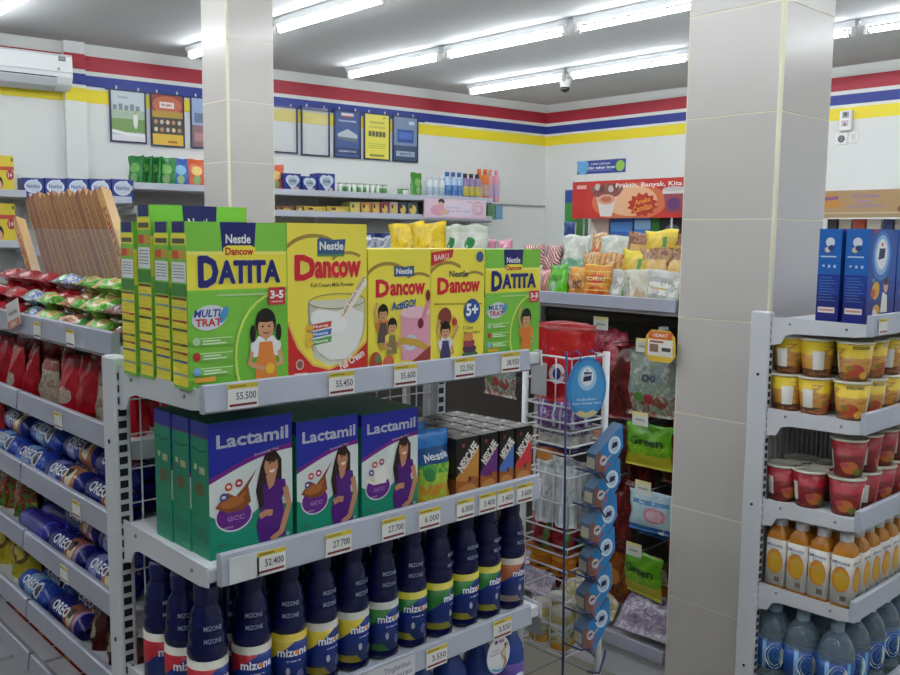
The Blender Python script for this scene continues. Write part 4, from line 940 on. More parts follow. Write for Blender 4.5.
for i in range(4): fill(k_rg, .03 + .06 * (i % 2), .035 + .065 * (i // 2), .738, R90 + .3, 'red and green candy pack in the fifth wire basket, %s' % ['front left', 'front right', 'rear left', 'rear right'][i])
k_or = bagk('orng', 'd07a14', [('v', .55, .7, 'e89a2c'), ('rect', .4, .1, .8, .3, '5a2a18'), ('noise', 6, .66, 'b05c10')], .07, .062, .035, seed=46, name='candy_pack')
for i in range(4): fill(k_or, .03 + .062 * (i % 2), .035 + .07 * (i // 2), .678, R90 + .25, 'orange candy pack in the sixth wire basket, %s' % ['front left', 'front right', 'rear left', 'rear right'][i])
def jar():
    o = thing('candy_jar', 'x', 'jar'); MB().lathe([(.024, 0), (.027, .006), (.027, .075), (.022, .085)], umat('jarl', 'c8b878', [('v', .4, .8, 'd8d8c8'), ('noise', 8, .6, '6a8a3c'), ('v', 0, .2, 'd89a2c')], .2), 14, sq=4).build('body', o)
    MB().lathe([(.024, .085), (.025, .087), (.025, .10), (0, .10)], mat('d8d6cc', .4), 14).build('lid', o); return o
jk = Kind(jar())
for i in range(4): fill(jk, .034 + .062 * (i % 2), .04 + .066 * (i // 2), .489, R90 + .2, 'small candy jar in the lowest wire basket, %s' % ['front left', 'front right', 'rear left', 'rear right'][i])

# oval sign and blue sachet strip hooked on the front of the stand
BLU = mat('1d2a6a', .35)
p = at(587, 388, Y=1.31)
t = thing('oval_sign', 'light blue oval sign hooked on the top wire basket', 'sign', (p.x, 1.31, p.z - .073), -.42)
W, H = .100, .146
MB().prism([(math.cos(2 * PI * i / 36) * W / 2, H / 2 + math.sin(2 * PI * i / 36) * H / 2) for i in range(36)], 'y', 0, .002, mat('3a8ed0', .3)).build('card', t)
a = Art(W, H); a.ell(.5, .5, .42, .44, '4a9cd8').ell(.5, .66, .24, .2, 'a8d0ec').ell(.5, .68, .16, .15, 'eef4f8').poly([(.39, .6), (.6, .62), (.62, .75), (.42, .76)], '1c2450').poly([(.4, .68), (.61, .70), (.61, .73), (.41, .72)], 'c8d4e4').ell(.5, .79, .02, .015, 'c03030')
a.text('Kebaikan', .5, .32, .04, 'cfe6f6', w=.5).text('Susu Setiap Hari', .5, .25, .045, 'dceefa', w=.74).poly([(.2, .1), (.35, .14), (.5, .1), (.65, .14), (.8, .1), (.66, .04), (.5, .015), (.34, .04)], 'd8c890')
a.put(MB(), front(W, H)).build('print', t)
for s in (-1, 1): MB().tube([(s * .02, -.002, H * .93), (s * .02, -.003, H + .006), (s * .02, .02, H + .012), (s * .02, .04, H + .004)], .0022, BLU, 6).build('hook', t)
YS = 1.30
px_cells = [(445, 610), (479, 607.5), (514, 604), (547, 602), (583, 599), (618, 597)]
c0 = at(610, 445, Y=YS)
t = thing('sachet_rack', 'dark blue wire strip rack of milk sachets hooked on the basket stand', 'rack', (c0.x, YS, 0))
for px in (570,):
    p1 = at(px, 352, Y=YS); p2 = at(px - 7, 672, Y=YS); MB().tube([(p1.x - c0.x, .01, p1.z), (p2.x - c0.x, .0, p2.z - .06)], .0028, BLU, 6).build('wire_upright', t)
p3 = at(600, 665, Y=YS); MB().tube([(-.062, 0, p3.z), (-.03, -.01, p3.z - .012), (-.012, -.01, p3.z + .02), (.012, .004, p3.z + .028)], .0028, BLU, 6).build('foot_loop', t)
for k, (cy_, cx_) in enumerate(px_cells):
    c = at(cx_, cy_, Y=YS); lx = c.x - c0.x
    MB().tube([(lx - .078, .04, c.z - .052), (lx - .078, -.014, c.z - .052), (lx - .05, -.016, c.z - .056), (lx - .026, -.016, c.z - .084)], .0022, BLU, 6).build('cell_hook', t)
def sachet_pack():
    o = thing('milk_sachets', 'x', 'sachets', group='milk sachet strips on the blue rack')
    # cross-section in x,z: leaning parallelogram
    A, B, C, D = (-.054, -.010), (.024, .056), (.028, .0), (-.024, -.078); E_ = (-.052, -.050)
    mb = MB(); mb.prism([A, B, C, D, E_], 'y', 0, .036, mat('5f7c9c', .5)); mb.build('carton', o)
    def mp(x, q, e): return (x, -.0004 - e, q)
    a = Art(1, 1, False); up = lambda f: (A[0] + (B[0] - A[0]) * f, A[1] + (B[1] - A[1]) * f)
    a.poly([A, B, C, D, E_], '2f86c8').poly([A, (A[0] * .86 + B[0] * .14, A[1] * .86 + B[1] * .14), (-.022, -.062), D, E_], '8a5a4c').ell(0.001, .008, .019, .022, 'dfeaf2').ell(.001, .008, .014, .016, 'b8d0e4').poly([(-.008, .0), (.009, .004), (.010, .016), (-.005, .014)], '1c2450')
    a.ell(-.032, -.026, .011, .012, 'd8c8c4').poly([(-.039, -.030), (-.027, -.026), (-.026, -.020), (-.037, -.024)], '24305c').stroke([(-.030, -.052), (-.012, -.034)], .006, 'c8584a').stroke([(-.022, -.026), (-.008, -.014)], .004, 'd8b8a8')
    a.put(MB(), mp).build('front_print', o)
    a = Art(1, 1, False); a.poly([(.004, -.046), (.033, -.046), (.033, -.020), (.004, -.020)], 'cfc6ac')
    a.put(MB(), lambda q, z, e: (-.0542 - e, q, z)).build('side_print', o)
    return o
sk = Kind(sachet_pack())
for k, (cy_, cx_) in enumerate(px_cells):
    c = at(cx_, cy_, Y=YS); sk.put((c.x, YS - .012, c.z - .006), -.22, 'blue and brown milk sachet strip, %s from the top of the blue rack' % ORD[k])

# ================================================================== middle aisle shelving with snack bags
G2 = aisle('aisle_shelf', 'grey snack shelf with hanging bags behind the tiled column', [(1.585, 2.45), (2.452, 3.3), (3.302, 4.05)], 2.434, 2.78, [1.28, .13], 1.36, .03, '453f3a', 3.1)
for z in (1.2, .9, .68, .44): MB().box(-4.05, 2.772, z - .012, -1.585, 2.78, z + .012, mat('5a544e', .5)).build('hook_rail', G2)
B = {}
B['green'] = bagk('b_green', '58b81c', [('ell', .5, .35, .16, .2, '8a9a8a'), ('ell', .5, .6, .4, .1, '3c8a14'), ('v', .85, 1.01, '48a018'), ('noise', 6, .66, '8ad040')], .11, .125, .06, seed=51, wr=.006)
B['orange'] = bagk('b_orange', 'c07a2c', [('rect', .2, .35, .8, .6, '6a4024'), ('v', .75, 1.01, 'd89a3c'), ('noise', 7, .6, 'e0b060')], .085, .12, .05, seed=52, wr=.006)
B['chili'] = bagk('b_chili', 'd88a2c', [('ell', .5, .62, .38, .12, 'c03a1c'), ('ell', .5, .28, .36, .14, 'c85a20'), ('stripe', 'v', 6, .8, 'e8c060')], .1, .13, .05, 'CHIKI', 'f0e0a0', 53, ty=.62, th=.1, wr=.006)
B['clear'] = bagk('b_clear', 'b4b4a8', [('rect', .3, .12, .55, .75, 'd8d8d0'), ('noise', 7, .55, '9fa196'), ('u', .7, .75, '6a8a5a')], .105, .115, .04, seed=54, wr=.005, rough=.15)
B['pale'] = bagk('b_pale', 'd0ccb8', [('ell', .6, .3, .22, .2, 'c8a888'), ('rect', .1, .2, .2, .8, '9aa090'), ('noise', 8, .62, 'e8e6dc')], .09, .12, .04, seed=55, rough=.2)
B['label'] = bagk('b_label', 'a8aaa4', [('rect', .12, .32, .88, .66, 'e4e4de'), ('rect', .2, .46, .8, .52, 'b89a5a'), ('noise', 7, .6, '989a96'), ('v', .8, 1.01, 'c8c8c2')], .11, .12, .04, seed=56, rough=.2)
B['stripe'] = bagk('b_stripe', 'c8b8b4', [('stripe', 'd', 9, .5, '9a2a30'), ('noise', 6, .66, 'e0d8d4')], .12, .12, .06, seed=57, wr=.007)
B['pink'] = bagk('b_pink', 'd0868a', [('noise', 6, .5, 'e0a8a8'), ('stripe', 'u', 8, .7, 'b85a60')], .11, .10, .06, seed=58)
B['mint'] = bagk('b_mint', 'c4cac0', [('v', 0, .45, '7ab090'), ('noise', 6, .58, 'e4e6e0')], .14, .16, .06, seed=59, wr=.008)
B['sack'] = bagk('b_sack', 'c89a5c', [('stripe', 'u', 5, .6, 'b0703c'), ('ell', .5, .55, .25, .14, 'd8502c'), ('noise', 7, .6, 'e0c898')], .11, .17, .06, seed=60, wr=.006)
B['yelgrn'] = bagk('b_yelgrn', 'd8b83c', [('u', .6, .74, '3a8a2c'), ('noise', 6, .6, 'c89440'), ('v', .85, 1.01, 'e8d040')], .14, .18, .06, seed=61, wr=.007)
B['nuts'] = bagk('b_nuts', 'b08858', [('noise', 9, .5, '7a4a2c'), ('rect', .2, .6, .8, .8, 'd8b060'), ('noise', 14, .62, 'd8c0a0')], .15, .19, .06, seed=62, wr=.006, rough=.15)
B['brown'] = bagk('b_brown', '7a4a30', [('noise', 7, .5, 'a8744c'), ('rect', .1, .5, .9, .75, 'c8a050')], .12, .17, .05, seed=63)
B['yellow'] = bagk('b_yellow', 'e8c81c', [('noise', 5, .58, 'd0a814'), ('ell', .7, .25, .2, .15, 'b04a24')], .20, .21, .08, seed=64, wr=.006, stand=True)
B['leaf'] = bagk('b_leaf', 'd4d8cc', [('ell', .45, .62, .2, .12, '3f8a4c'), ('noise', 6, .62, 'e8eae4'), ('v', .85, 1.01, 'c0c8b8')], .16, .20, .06, seed=65, wr=.008)
B['tissue'] = bagk('b_tissue', 'dcdcdc', [('v', .55, 1.01, 'd88aa0'), ('stripe', 'u', 4, .9, 'b8b8c0')], .10, .14, .07, seed=66)
B['silver'] = bagk('b_silver', 'a8acb4', [('noise', 6, .5, '707a90'), ('noise', 11, .6, 'd8d8d8'), ('v', 0, .3, 'c89a5c')], .1, .14, .05, seed=67, rough=.15)
NM = dict(green='bright green', orange='orange', chili='orange and red', clear='clear grey', pale='pale cream', label='white-labelled clear', stripe='red and white striped', pink='pink', mint='white and mint', sack='tan and orange', yelgrn='yellow and green', nuts='clear nut', brown='brown', yellow='large yellow', leaf='white green-leaf', tissue='pink and white', silver='silver')
front_row = [(690, 'label'), (675, 'clear'), (657, 'label'), (638, 'pale'), (618, 'clear'), (595, 'chili'), (577, 'orange'), (556, 'green'), (530, 'pale'), (508, 'orange'), (487, 'silver'), (462, 'chili'), (438, 'clear'), (412, 'brown')]
for i, (px, k) in enumerate(front_row):
    y = at(px, 285, X=2.48).y; B[k].put((2.49, y, 1.28), R90, '%s snack bag, front row of the snack shelf, %s from the column' % (NM[k], ORD[i]), 'bags on the snack shelf', rot=(random.uniform(-.16, .06), random.uniform(-.09, .09), R90 + random.uniform(-.35, .35)))
mid_row = [(682, 'nuts', 0), (660, 'nuts', 0), (634, 'yelgrn', 0), (610, 'sack', 0), (590, 'sack', 0), (566, 'pink', .06), (545, 'pink', .05), (520, 'brown', 0)]
for i, (px, k, dz) in enumerate(mid_row):
    y = at(px, 260, X=2.58).y; B[k].put((2.58, y, 1.28 + dz * 0), R90, '%s snack bag, middle row of the snack shelf, %s from the column' % (NM[k], ORD[i]), 'bags on the snack shelf', rot=(random.uniform(-.16, .06), random.uniform(-.09, .09), R90 + random.uniform(-.35, .35)))
back_row = [(680, 'brown', .03), (662, 'yelgrn', 0), (640, 'brown', .05), (620, 'mint', .05), (598, 'sack', .06), (575, 'mint', .07), (552, 'stripe', .10), (534, 'stripe', .08), (503, 'tissue', .07), (485, 'tissue', .06)]
crate = Kind(carton('display_tray', 'tray', .5, .16, .07, 'a8937a'))
for i, y in enumerate((1.86, 2.38, 2.9, 3.42)): crate.put((2.625, y, 1.28), R90, 'brown cardboard riser under the rear bags of the snack shelf, %s from the column' % ORD[i], 'cardboard risers on the snack shelf')
for i, (px, k, dz) in enumerate(back_row):
    y = at(px, 240, X=2.69).y; B[k].put((2.69, y, 1.351), R90, '%s snack bag, rear row of the snack shelf, %s from the column' % (NM[k], ORD[i]), 'bags on the snack shelf', rot=(random.uniform(-.16, .06), random.uniform(-.09, .09), R90 + random.uniform(-.35, .35)))
for i, (px, k) in enumerate(((478, 'leaf'), (460, 'leaf'), (437, 'yellow'), (412, 'yellow'), (388, 'silver'), (375, 'silver'))):
    y = at(px, 240, X=2.69).y; B[k].put((2.66 + .01 * (i % 2), y, 1.351), R90, '%s snack bag above the yellow cartons, %s from the right' % (NM[k], ORD[i]), 'bags on the snack shelf', rot=(random.uniform(-.16, .06), random.uniform(-.09, .09), R90 + random.uniform(-.35, .35)))

# bags on hooks below
def peg(kk, y, ztop, x, label, tagtxt=True, rz=0):
    o = kk.put((x, y, ztop - kk.h), R90 + rz, label, 'bags hanging on hooks of the snack shelf')
    hk = MB().tube([(2.772, y, ztop + .012), (x - .05, y, ztop + .008), (x - .055, y, ztop + .016)], .0024, mat('b8babd', .3, .8), 6).build('display_hook'); tag(hk, 'hook of the ' + label, 'hook', 'steel display hooks')
    if tagtxt:
        w, h = .062, .045; mb = MB(); mb.box(-w / 2, 0, 0, w / 2, .0012, h, mat('d2d2ca', .35)); a = Art(w, h); a.rect(0, .75, 1, 1, 'd8cf8a').rect(.2, .35, .8, .5, '9a9a98'); a.put(mb, front(w, h))
        o = mb.build('price_tag', None, (x - .057, y, ztop + .002), R90); tag(o, 'hook tag of the ' + label, 'price tag', 'price tags on the hooks')
def hb(key, base, layers, w, h, t, *a, **k):
    kk = bagk(key, base, layers, w, h, t, *a, stand=False, **k); kk.h = h; return kk
h_green = hb('h_green', '6aa81c', [('v', 0, .3, 'b8b028'), ('noise', 7, .6, '9ab82c'), ('v', .55, 1.01, '5c9c1c')], .18, .15, .045, 'Green', '1c3a18', 71, ty=.62, th=.2, tw=.72, wr=.004, name='candy_bag')
h_marsh = hb('h_marsh', '7a8a8c', [('v', 0, .35, '8a4a3c'), ('noise', 6, .5, '86927e'), ('noise', 9, .58, 'b0b2ac'), ('ell', .3, .3, .1, .08, '4a8a3a'), ('ell', .5, .28, .1, .08, 'a83a44')], .19, .22, .05, 'oo', '3a4a58', 72, ty=.6, th=.12, tw=.3, name='candy_bag')
h_pink = hb('h_pink', 'a82a44', [('noise', 4, .5, 'c85a70'), ('noise', 8, .6, '6a141c')], .15, .24, .06, seed=73, name='candy_bag', wr=.01)
h_dark = hb('h_dark', '4a1414', [('noise', 4, .52, '6a1c1c'), ('noise', 9, .64, '8a3a2c')], .16, .26, .06, seed=74, name='candy_bag', wr=.01)
h_bluep = hb('h_bluep', 'a8c4cc', [('v', 0, .14, '2a5a9a'), ('ell', .6, .45, .26, .2, 'c88a98'), ('ell', .6, .45, .18, .13, 'd8b0b8'), ('rect', .1, .68, .9, .78, '5a8ab8'), ('noise', 7, .64, 'd0dce0')], .17, .14, .04, seed=75, name='candy_bag')
h_blue = hb('h_blue', '2a6ab0', [('ell', .5, .5, .3, .2, 'a8c8e0'), ('noise', 6, .6, '1c4a88')], .12, .15, .04, seed=76, name='candy_bag')
h_orange = hb('h_orange', '8a4a1c', [('noise', 5, .5, '6a3014'), ('ell', .5, .5, .3, .16, 'b87a3c')], .15, .2, .05, seed=77, name='candy_bag')
def hp(px, py): p = at(px, py, X=2.5); return p.y, p.z
for kk, px, py, lab, tt in ((h_marsh, 650, 352, 'large clear marshmallow bag hanging beside the column', True), (h_pink, 605, 330, 'pink bag hanging right of the red sachet bags', True), (h_dark, 620, 345, 'dark red bag hanging behind the oval blue sign', False),
                            (h_green, 645, 425, 'upper green bag of candy hanging beside the column', True), (h_blue, 690, 435, 'blue bag half hidden by the column, upper row', True), (h_orange, 603, 430, 'brown candy bag hanging behind the sachet rack', False),
                            (h_bluep, 652, 492, 'pale blue and pink candy bag hanging in the third row', True), (h_blue, 690, 500, 'blue bag half hidden by the column, third row', False), (h_dark, 612, 480, 'dark red candy bag hanging low behind the sachet rack', False),
                            (h_green, 640, 554, 'lower green bag of candy hanging beside the column', True), (h_orange, 608, 548, 'brown candy bag hanging low behind the sachet rack', True),
                            (h_pink, 560, 335, 'pink bag hanging behind the top wire basket', True), (h_orange, 545, 430, 'brown bag hanging behind the wire baskets', False), (h_dark, 550, 520, 'dark red bag hanging behind the lower wire baskets', False), (h_marsh, 500, 340, 'clear marshmallow bag hanging behind the milk shelf', True)):
    y, z = hp(px, py); peg(kk, y, z, 2.52 + random.uniform(-.02, .02), lab, tt, random.uniform(-.15, .15))
# second layer behind so the hooks are full
for i, (px, py) in enumerate(((665, 350), (635, 350), (590, 340), (660, 430), (615, 430), (580, 430), (630, 500), (585, 500), (665, 555), (620, 560), (585, 560), (530, 340), (530, 430), (520, 520), (480, 350), (470, 440))):
    y, z = hp(px, py); peg([h_dark, h_orange, h_blue, h_orange][i % 4], y, z - .01, 2.64, ['dark red', 'brown', 'blue', 'brown'][i % 4] + ' bag on a rear hook, %s place' % ORD[min(14, i)], False, random.uniform(-.2, .2))
# candy bags lying on the base shelf
c_lil = Kind(pack('candy_bag', 'bag', .24, .19, .08, umat('c_lil', '94879e', [('noise', 12, .5, 'bab2be'), ('noise', 7, .58, '80728e'), ('v', .75, 1.01, '9a5a24')], .2, .4), 81))
c_cream = Kind(pack('candy_bag', 'bag', .26, .18, .08, umat('c_cream', 'a89a74', [('noise', 10, .55, 'd8d4c0'), ('noise', 6, .62, '6a4a34'), ('v', .8, 1.01, '8a6a34')], .2, .4), 82))
for i, (kk, y, x, z, rx, rz, lb_) in enumerate(((c_lil, 1.70, 2.475, .165, -.75, .08, 'lilac bag of sweets on the base shelf, in front beside the column'), (c_cream, 1.72, 2.60, .20, -.75, -.2, 'cream bag of sweets heaped behind the lilac one beside the column'), (c_cream, 1.97, 2.475, .165, -.75, .1, 'cream bag of sweets behind the foot of the sachet rack'), (c_lil, 2.25, 2.475, .165, -.7, 0, 'lilac bag of sweets left of the sachet rack'), (c_cream, 2.53, 2.475, .165, -.7, .1, 'cream bag of sweets farthest left on the base shelf'))):
    kk.put((x, y, z), 0, lb_, 'bags of sweets on the base shelf', rot=(rx, 0, R90 + rz))
# orange shelf talker
y, z = hp(660, 362); t = thing('shelf_talker', 'yellow and orange rounded card sticking out above the marshmallow bag', 'sign', (2.40, at(660, 350, X=2.40).y, at(660, 362, X=2.40).z), R90)
W, H = .115, .10; MB().prism([(-W / 2, .02), (-W / 2 + .02, 0), (W / 2 - .02, 0), (W / 2, .02), (W / 2 - .004, H - .02), (W / 2 - .024, H), (-W / 2 + .024, H), (-W / 2 + .004, H - .02)], 'y', 0, .0015, mat('d8b43c', .35)).build('card', t)
a = Art(W, H); a.rect(.12, .72, .88, .95, 'd8642c').rect(.1, .18, .9, .70, 'e6e2da').rect(.16, .3, .44, .55, '8a6a5c').rect(.55, .34, .84, .46, '4a4648').rect(.16, .6, .6, .66, 'a04030').text('HEMAT', .5, .84, .12, 'f6e8d8', w=.5); a.put(MB(), front(W, H)).build('print', t)
MB().box(-.008, .0, H, .008, .03, H + .01, mat('c8ccd0', .2, alpha=.6)).build('arm', t)

# ================================================================== right end shelf: milk, noodle cups, juice, water
E2 = thing('end_shelf', 'white steel end shelf with noodle cups and juice in front of the tiled column', 'shelf', (0, 0, 0))
X0, X1, YF, YB2 = 2.195, 2.98, .905, 1.15
Q = [1.297, 1.058, .815, .585, .305]
upright(E2, 2.188, 1.15, 1.205, 1.315, w=.024); upright(E2, 2.962, 1.15, 1.205, 1.315, w=.024)
for z in Q: shelf(E2, X0, X1, YF, YB2, z, (2.197, 2.975), (.026, .026))
MB().box(2.212, 1.18, .1, 2.962, 1.186, 1.28, mat('a9aaa8', .55)).build('back_panel', E2)
mb = MB(); x = 2.23
while x < 2.95: mb.box(x, 1.172, .12, x + .012, 1.18, 1.27, mat('b4b5b3', .55)); x += .03
mb.build('panel_ribs', E2, kind='stuff')
def art_blue(a):
    a.rect(0, 0, 1, 1, '1450a8').rect(0, 0, 1, .25, '1a2a80').rect(0, .25, 1, .45, '16409a').ell(.45, .72, .34, .26, '3a7cc8').ell(.45, .73, .26, .21, '9ac0e8').ell(.45, .74, .19, .16, 'eef2f6').poly([(.33, .68), (.55, .70), (.57, .8), (.36, .8)], '1a2450').ell(.45, .84, .03, .02, 'c83030')
    a.ell(.3, .36, .14, .09, 'e0b03a', rot=.7).ell(.22, .33, .08, .05, 'd05a2c').poly([(.5, .12), (.75, .12), (.72, .3), (.55, .34)], 'e8e4d8').ell(.66, .4, .08, .07, 'd8a888').ell(.66, .45, .085, .04, '2a1a14').ell(.35, .14, .13, .07, 'd8a03a').ell(.3, .11, .08, .05, 'd8d8d8').poly([(.08, 1), (.25, 1), (.2, .94)], 'b02030').text('123', .2, .47, .03, 'e8e0a0')
def blue_side(a):
    a.rect(0, 0, 1, 1, '1762b4').rect(0, 0, 1, .3, '1a2478').rect(0, .3, 1, .52, '1a3a94').ell(.5, .86, .2, .05, 'd8dce4').ell(.4, .78, .13, .03, 'd8c8a8').ell(.55, .8, .14, .03, '28407a').rect(.1, .70, .8, .715, 'c8d8ec').rect(.2, .6, .3, .62, 'c8d8ec').rect(.45, .59, .55, .62, 'c8d8ec').rect(.7, .59, .8, .62, 'c8d8ec').rect(.1, .11, .85, .17, 'e4dcd8').rect(.15, .13, .8, .15, 'c88a80')
    for i in range(9): a.rect(.1, .24 + i * .03, .85 - .1 * (i % 3), .247 + i * .03, '5a86c0')
kb = Kind(carton('milk_carton', 'carton', .165, .056, .232, '1450a8', art_blue, blue_side))
kb.put((2.29, .918, Q[0]), 0, 'blue milk carton at the front of the right end shelf', 'blue milk cartons'); kb.put((2.288, .984, Q[0]), 0, 'blue milk carton second from the front on the right end shelf', 'blue milk cartons')
kb.put((2.462, .918, Q[0]), 0, 'blue milk carton next to the front one, at the picture edge', 'blue milk cartons')
def cup(key, top, mid, foot, art):
    o = thing('noodle_cup', 'x', 'noodle cup'); h = .098
    m = umat(key, mid, [('v', 0, .22, foot), ('v', .62, 1.01, top), ('noise', 5, .58, art[0]), ('ell', .46, .28, .09, .17, art[1]), ('ell', .55, .16, .05, .1, art[2]), ('ell', .40, .34, .05, .08, art[3]), ('rect', .66, .18, .8, .78, 'd9d7d0'), ('rect', .68, .22, .78, .38, '8a8a86'), ('rect', .14, .2, .26, .72, 'd2d0ca'), ('v', .86, 1.01, top), ('rect', .42, .86, .58, .95, art[3])], .3)
    MB().lathe([(.033, 0), (.0335, .004), (.0435, h - .006)], m, 24).build('cup', o)
    MB().lathe([(.0435, h - .007), (.0455, h - .006), (.046, h - .002), (.045, h), (.0435, h - .0015), (0, h - .0015)], mat('ddd9ca', .35), 24).build('lid', o)
    return o
cy_ = Kind(cup('cupY', 'dfc02c', 'c08a38', '5a3a24', ('a8683a', 'b0442c', 'd8a83a', '8a7430')))
cr_ = Kind(cup('cupR', 'a81c2c', '7a1c20', '4a1c18', ('8a2a28', 'b86a30', '6a7a2c', 'a84a4c')))
for kk, z, nm in ((cy_, Q[1], 'yellow'), (cr_, Q[2], 'red')):
    n = 0
    for lay in range(2):
        for j, y in enumerate((.957, 1.05, 1.142)):
            if nm == 'red' and lay == 1 and j > 0: continue
            for i in range(4):
                if j and i > 1: continue
                if y + .046 > 1.172: y = 1.124
                kk.put((2.252 + .095 * i + random.uniform(-.003, .003), y, z + lay * .0985), random.uniform(-.5, .9) if i or j else (-1.0 + lay * .2), '%s noodle cup in the %s layer, %s column from the left, %s from the front' % (nm, ['lower', 'upper'][lay], ORD[i], ORD[j]), nm + ' noodle cups')
def juice():
    o = thing('juice_bottle', 'x', 'bottle', group='juice bottles on the right end shelf')
    MB().lathe([(.026, 0), (.0275, .004), (.0275, .135), (.024, .15), (.0145, .162), (.0135, .166), (.0135, .17)], mat('c07a1c', .15, spec=.6), 24, sq=7).build('bottle', o)
    mb = MB(); w = .0281
    mb.lathe([(w, .008), (w, .132)], mat('d8d4cc', .3), 24, sq=7); lb = mb.build('label', o)
    a = Art(.054, .12); a.ell(.5, .52, .42, .28, 'd88a2c').ell(.55, .5, .33, .22, 'd8a82c').text('Minute', .5, .88, .08, '7a86a8', w=.8, bold=.02).text('Pulpy', .5, .79, .06, '9aa0b8', w=.5).rect(.45, .04, .85, .2, 'c8c4bc').rect(.5, .06, .8, .18, '6a6660').rect(.08, .6, .92, .62, 'c8b088')
    a.put(MB(), front(.054, .12, -w - .0002, .01)).build('front_print', lb); a.put(MB(), lambda q, z, e: (-w - .0002 - e, .027 - q, .01 + z)).build('side_print', lb)
    MB().lathe([(.0165, .165), (.017, .166), (.017, .186), (.0155, .188), (0, .188)], mat('dedfdc', .4), 16).build('cap', o)
    return o
jb = Kind(juice())
for i in range(6):
    for j, y in enumerate((.94, .998, 1.056, 1.114)):
        if i > 2 and j > 0: continue
        jb.put((2.234 + .061 * i, y, Q[3]), random.uniform(-.06, .06), 'orange juice bottle with white cap, %s column from the left, %s from the front' % (ORD[i], ORD[j]))
def water():
    o = thing('water_bottle', 'x', 'bottle', group='water bottles on the right end shelf')
    MB().lathe([(.040, 0), (.045, .006), (.045, .03), (.042, .04), (.045, .05), (.045, .14), (.043, .155), (.036, .175), (.022, .195), (.0145, .2), (.0145, .205)], mat('b8d4e2', .08, spec=.6, trans=.75), 24).build('bottle', o)
    lb = MB().lathe([(.0454, .052), (.0454, .128)], umat('watl', '1f4f9c', [('u', .38, .42, '8ab8e0'), ('u', .58, .62, '5aa0d0'), ('noise', 6, .6, '2a6ab8')], .25), 24).build('label', o)
    a = Art(1, 1, False); a.ell(0, .09, .026, .034, 'd2dcd8').ell(0, .09, .019, .026, '8fb0a8').ell(.004, .092, .010, .014, '2c5a90').poly([(-.014, .08), (.0, .074), (.012, .086), (.002, .10)], '1c3f7c'); a.put(MB(), wrap(.0454)).build('emblem', lb)
    MB().lathe([(.0165, .200), (.017, .202), (.017, .220), (0, .221)], mat('a8c0d0', .35), 16).build('cap', o)
    return o
wb = Kind(water())
for i in range(4):
    for j, y in enumerate((.957, 1.048, 1.125)):
        wb.put((2.25 + .097 * i, y, Q[4]), -.8 + random.uniform(-.4, .4), 'clear blue water bottle, %s column from the left, %s row' % (ORD[i], ['front', 'middle', 'rear'][j]))
p = at(885, 331, Y=.885); price_tag('', (p.x, .889, Q[0] - .02), 0, 'price tag under the blue milk cartons')

# ================================================================== far shelf with banners
G3 = aisle('aisle_shelf', 'far grey shelf under the red banner', [(1.3, 2.2), (2.202, 3.1), (3.102, 4.0)], 4.43, 4.75, [1.40, 1.0, .6, .15], 1.5, .03, '8a8884', 5.1)
def banner(name, y0, y1, z0, z1, x, label, art, base, pole=None):
    w = y1 - y0; h = z1 - z0; t = thing(name, label, 'banner', (x, (y0 + y1) / 2, z0), R90)
    MB().box(-w / 2, 0, 0, w / 2, .006, h, mat(base, .4)).build('board', t); a = Art(w, h); art(a); a.put(MB(), front(w, h)).build('print', t)
    for s in (-.35, .35): MB().tube([(s * w, .012, -(pole if pole else z0 - 1.4)), (s * w, .012, h * .7)], .006, M_WIRE, 8).build('support', t)
    return t
def art_red(a):
    a.rect(0, 0, 1, 1, 'c83228').ell(.5, .42, .32, .5, 'd8724a').ell(.52, .45, .22, .4, 'e8b48a').rect(0, 0, .12, 1, 'c02c28').poly([(.2, .85), (.42, .85), (.36, .05), (.26, .05)], 'e4dcd8').ell(.31, .72, .13, .2, '8a4a44').ell(.31, .5, .08, .14, 'd8a088').ell(.31, .5, .05, .08, 'c06a4a')
    for i in range(7): a.ell(.19 + i * .04, .78 + .06 * (i % 2), .025, .09, ['8a5a4c', 'c8c0b8', '6a3a38'][i % 3])
    pts = []
    for i in range(24): r = .13 if i % 2 else .10; q = 2 * PI * i / 24; pts.append((.62 + math.cos(q) * r, .34 + math.sin(q) * r * 2.5))
    a.poly(pts, 'b83420').text('Aneka', .62, .44, .13, 'e8a03a', w=.13, rot=.2).text('Camilan', .62, .26, .16, 'e8a03a', w=.16, rot=.2)
    a.poly([(.79, .62), (.95, .62), (.93, .12), (.81, .12)], '9a4a58').ell(.87, .35, .05, .16, '6a3a70').rect(.78, .6, .96, .72, 'dcd6d2').ell(.87, .72, .085, .06, 'c8c4c4').text('Praktis, Banyak, Kita', .66, .84, .15, 'f6eeea', w=.54, bold=.02).rect(.04, .8, .13, .9, 'e0a8a0')
r0, r1_ = at(687, 217, X=4.42), at(572, 219, X=4.42); zt = at(620, 180, X=4.42).z
banner('shelf_banner', r0.y - .02, r1_.y, (r0.z + r1_.z) / 2, zt, 4.42, 'wide red snack banner above the far shelf', art_red, 'c83228')
def art_bsign(a): a.rect(0, 0, 1, 1, '2a3a86').ell(.12, .55, .13, .6, '5a9ac8').ell(.9, .5, .09, .4, '8ab84a', rot=.5).text('LEBIH SEGAR', .5, .72, .14, 'c8d4ee', w=.4).text('dan tahan lama', .52, .45, .22, 'dfe6f6', w=.55, bold=.02).rect(.25, .2, .75, .27, '6a7ab8')
a0, a1_ = at(625, 172, X=4.5), at(577, 176, X=4.5); banner('shelf_sign', a0.y, a1_.y, a0.z, at(600, 160, X=4.5).z, 4.5, 'small dark blue sign above the red banner', art_bsign, '2a3a86', .55)
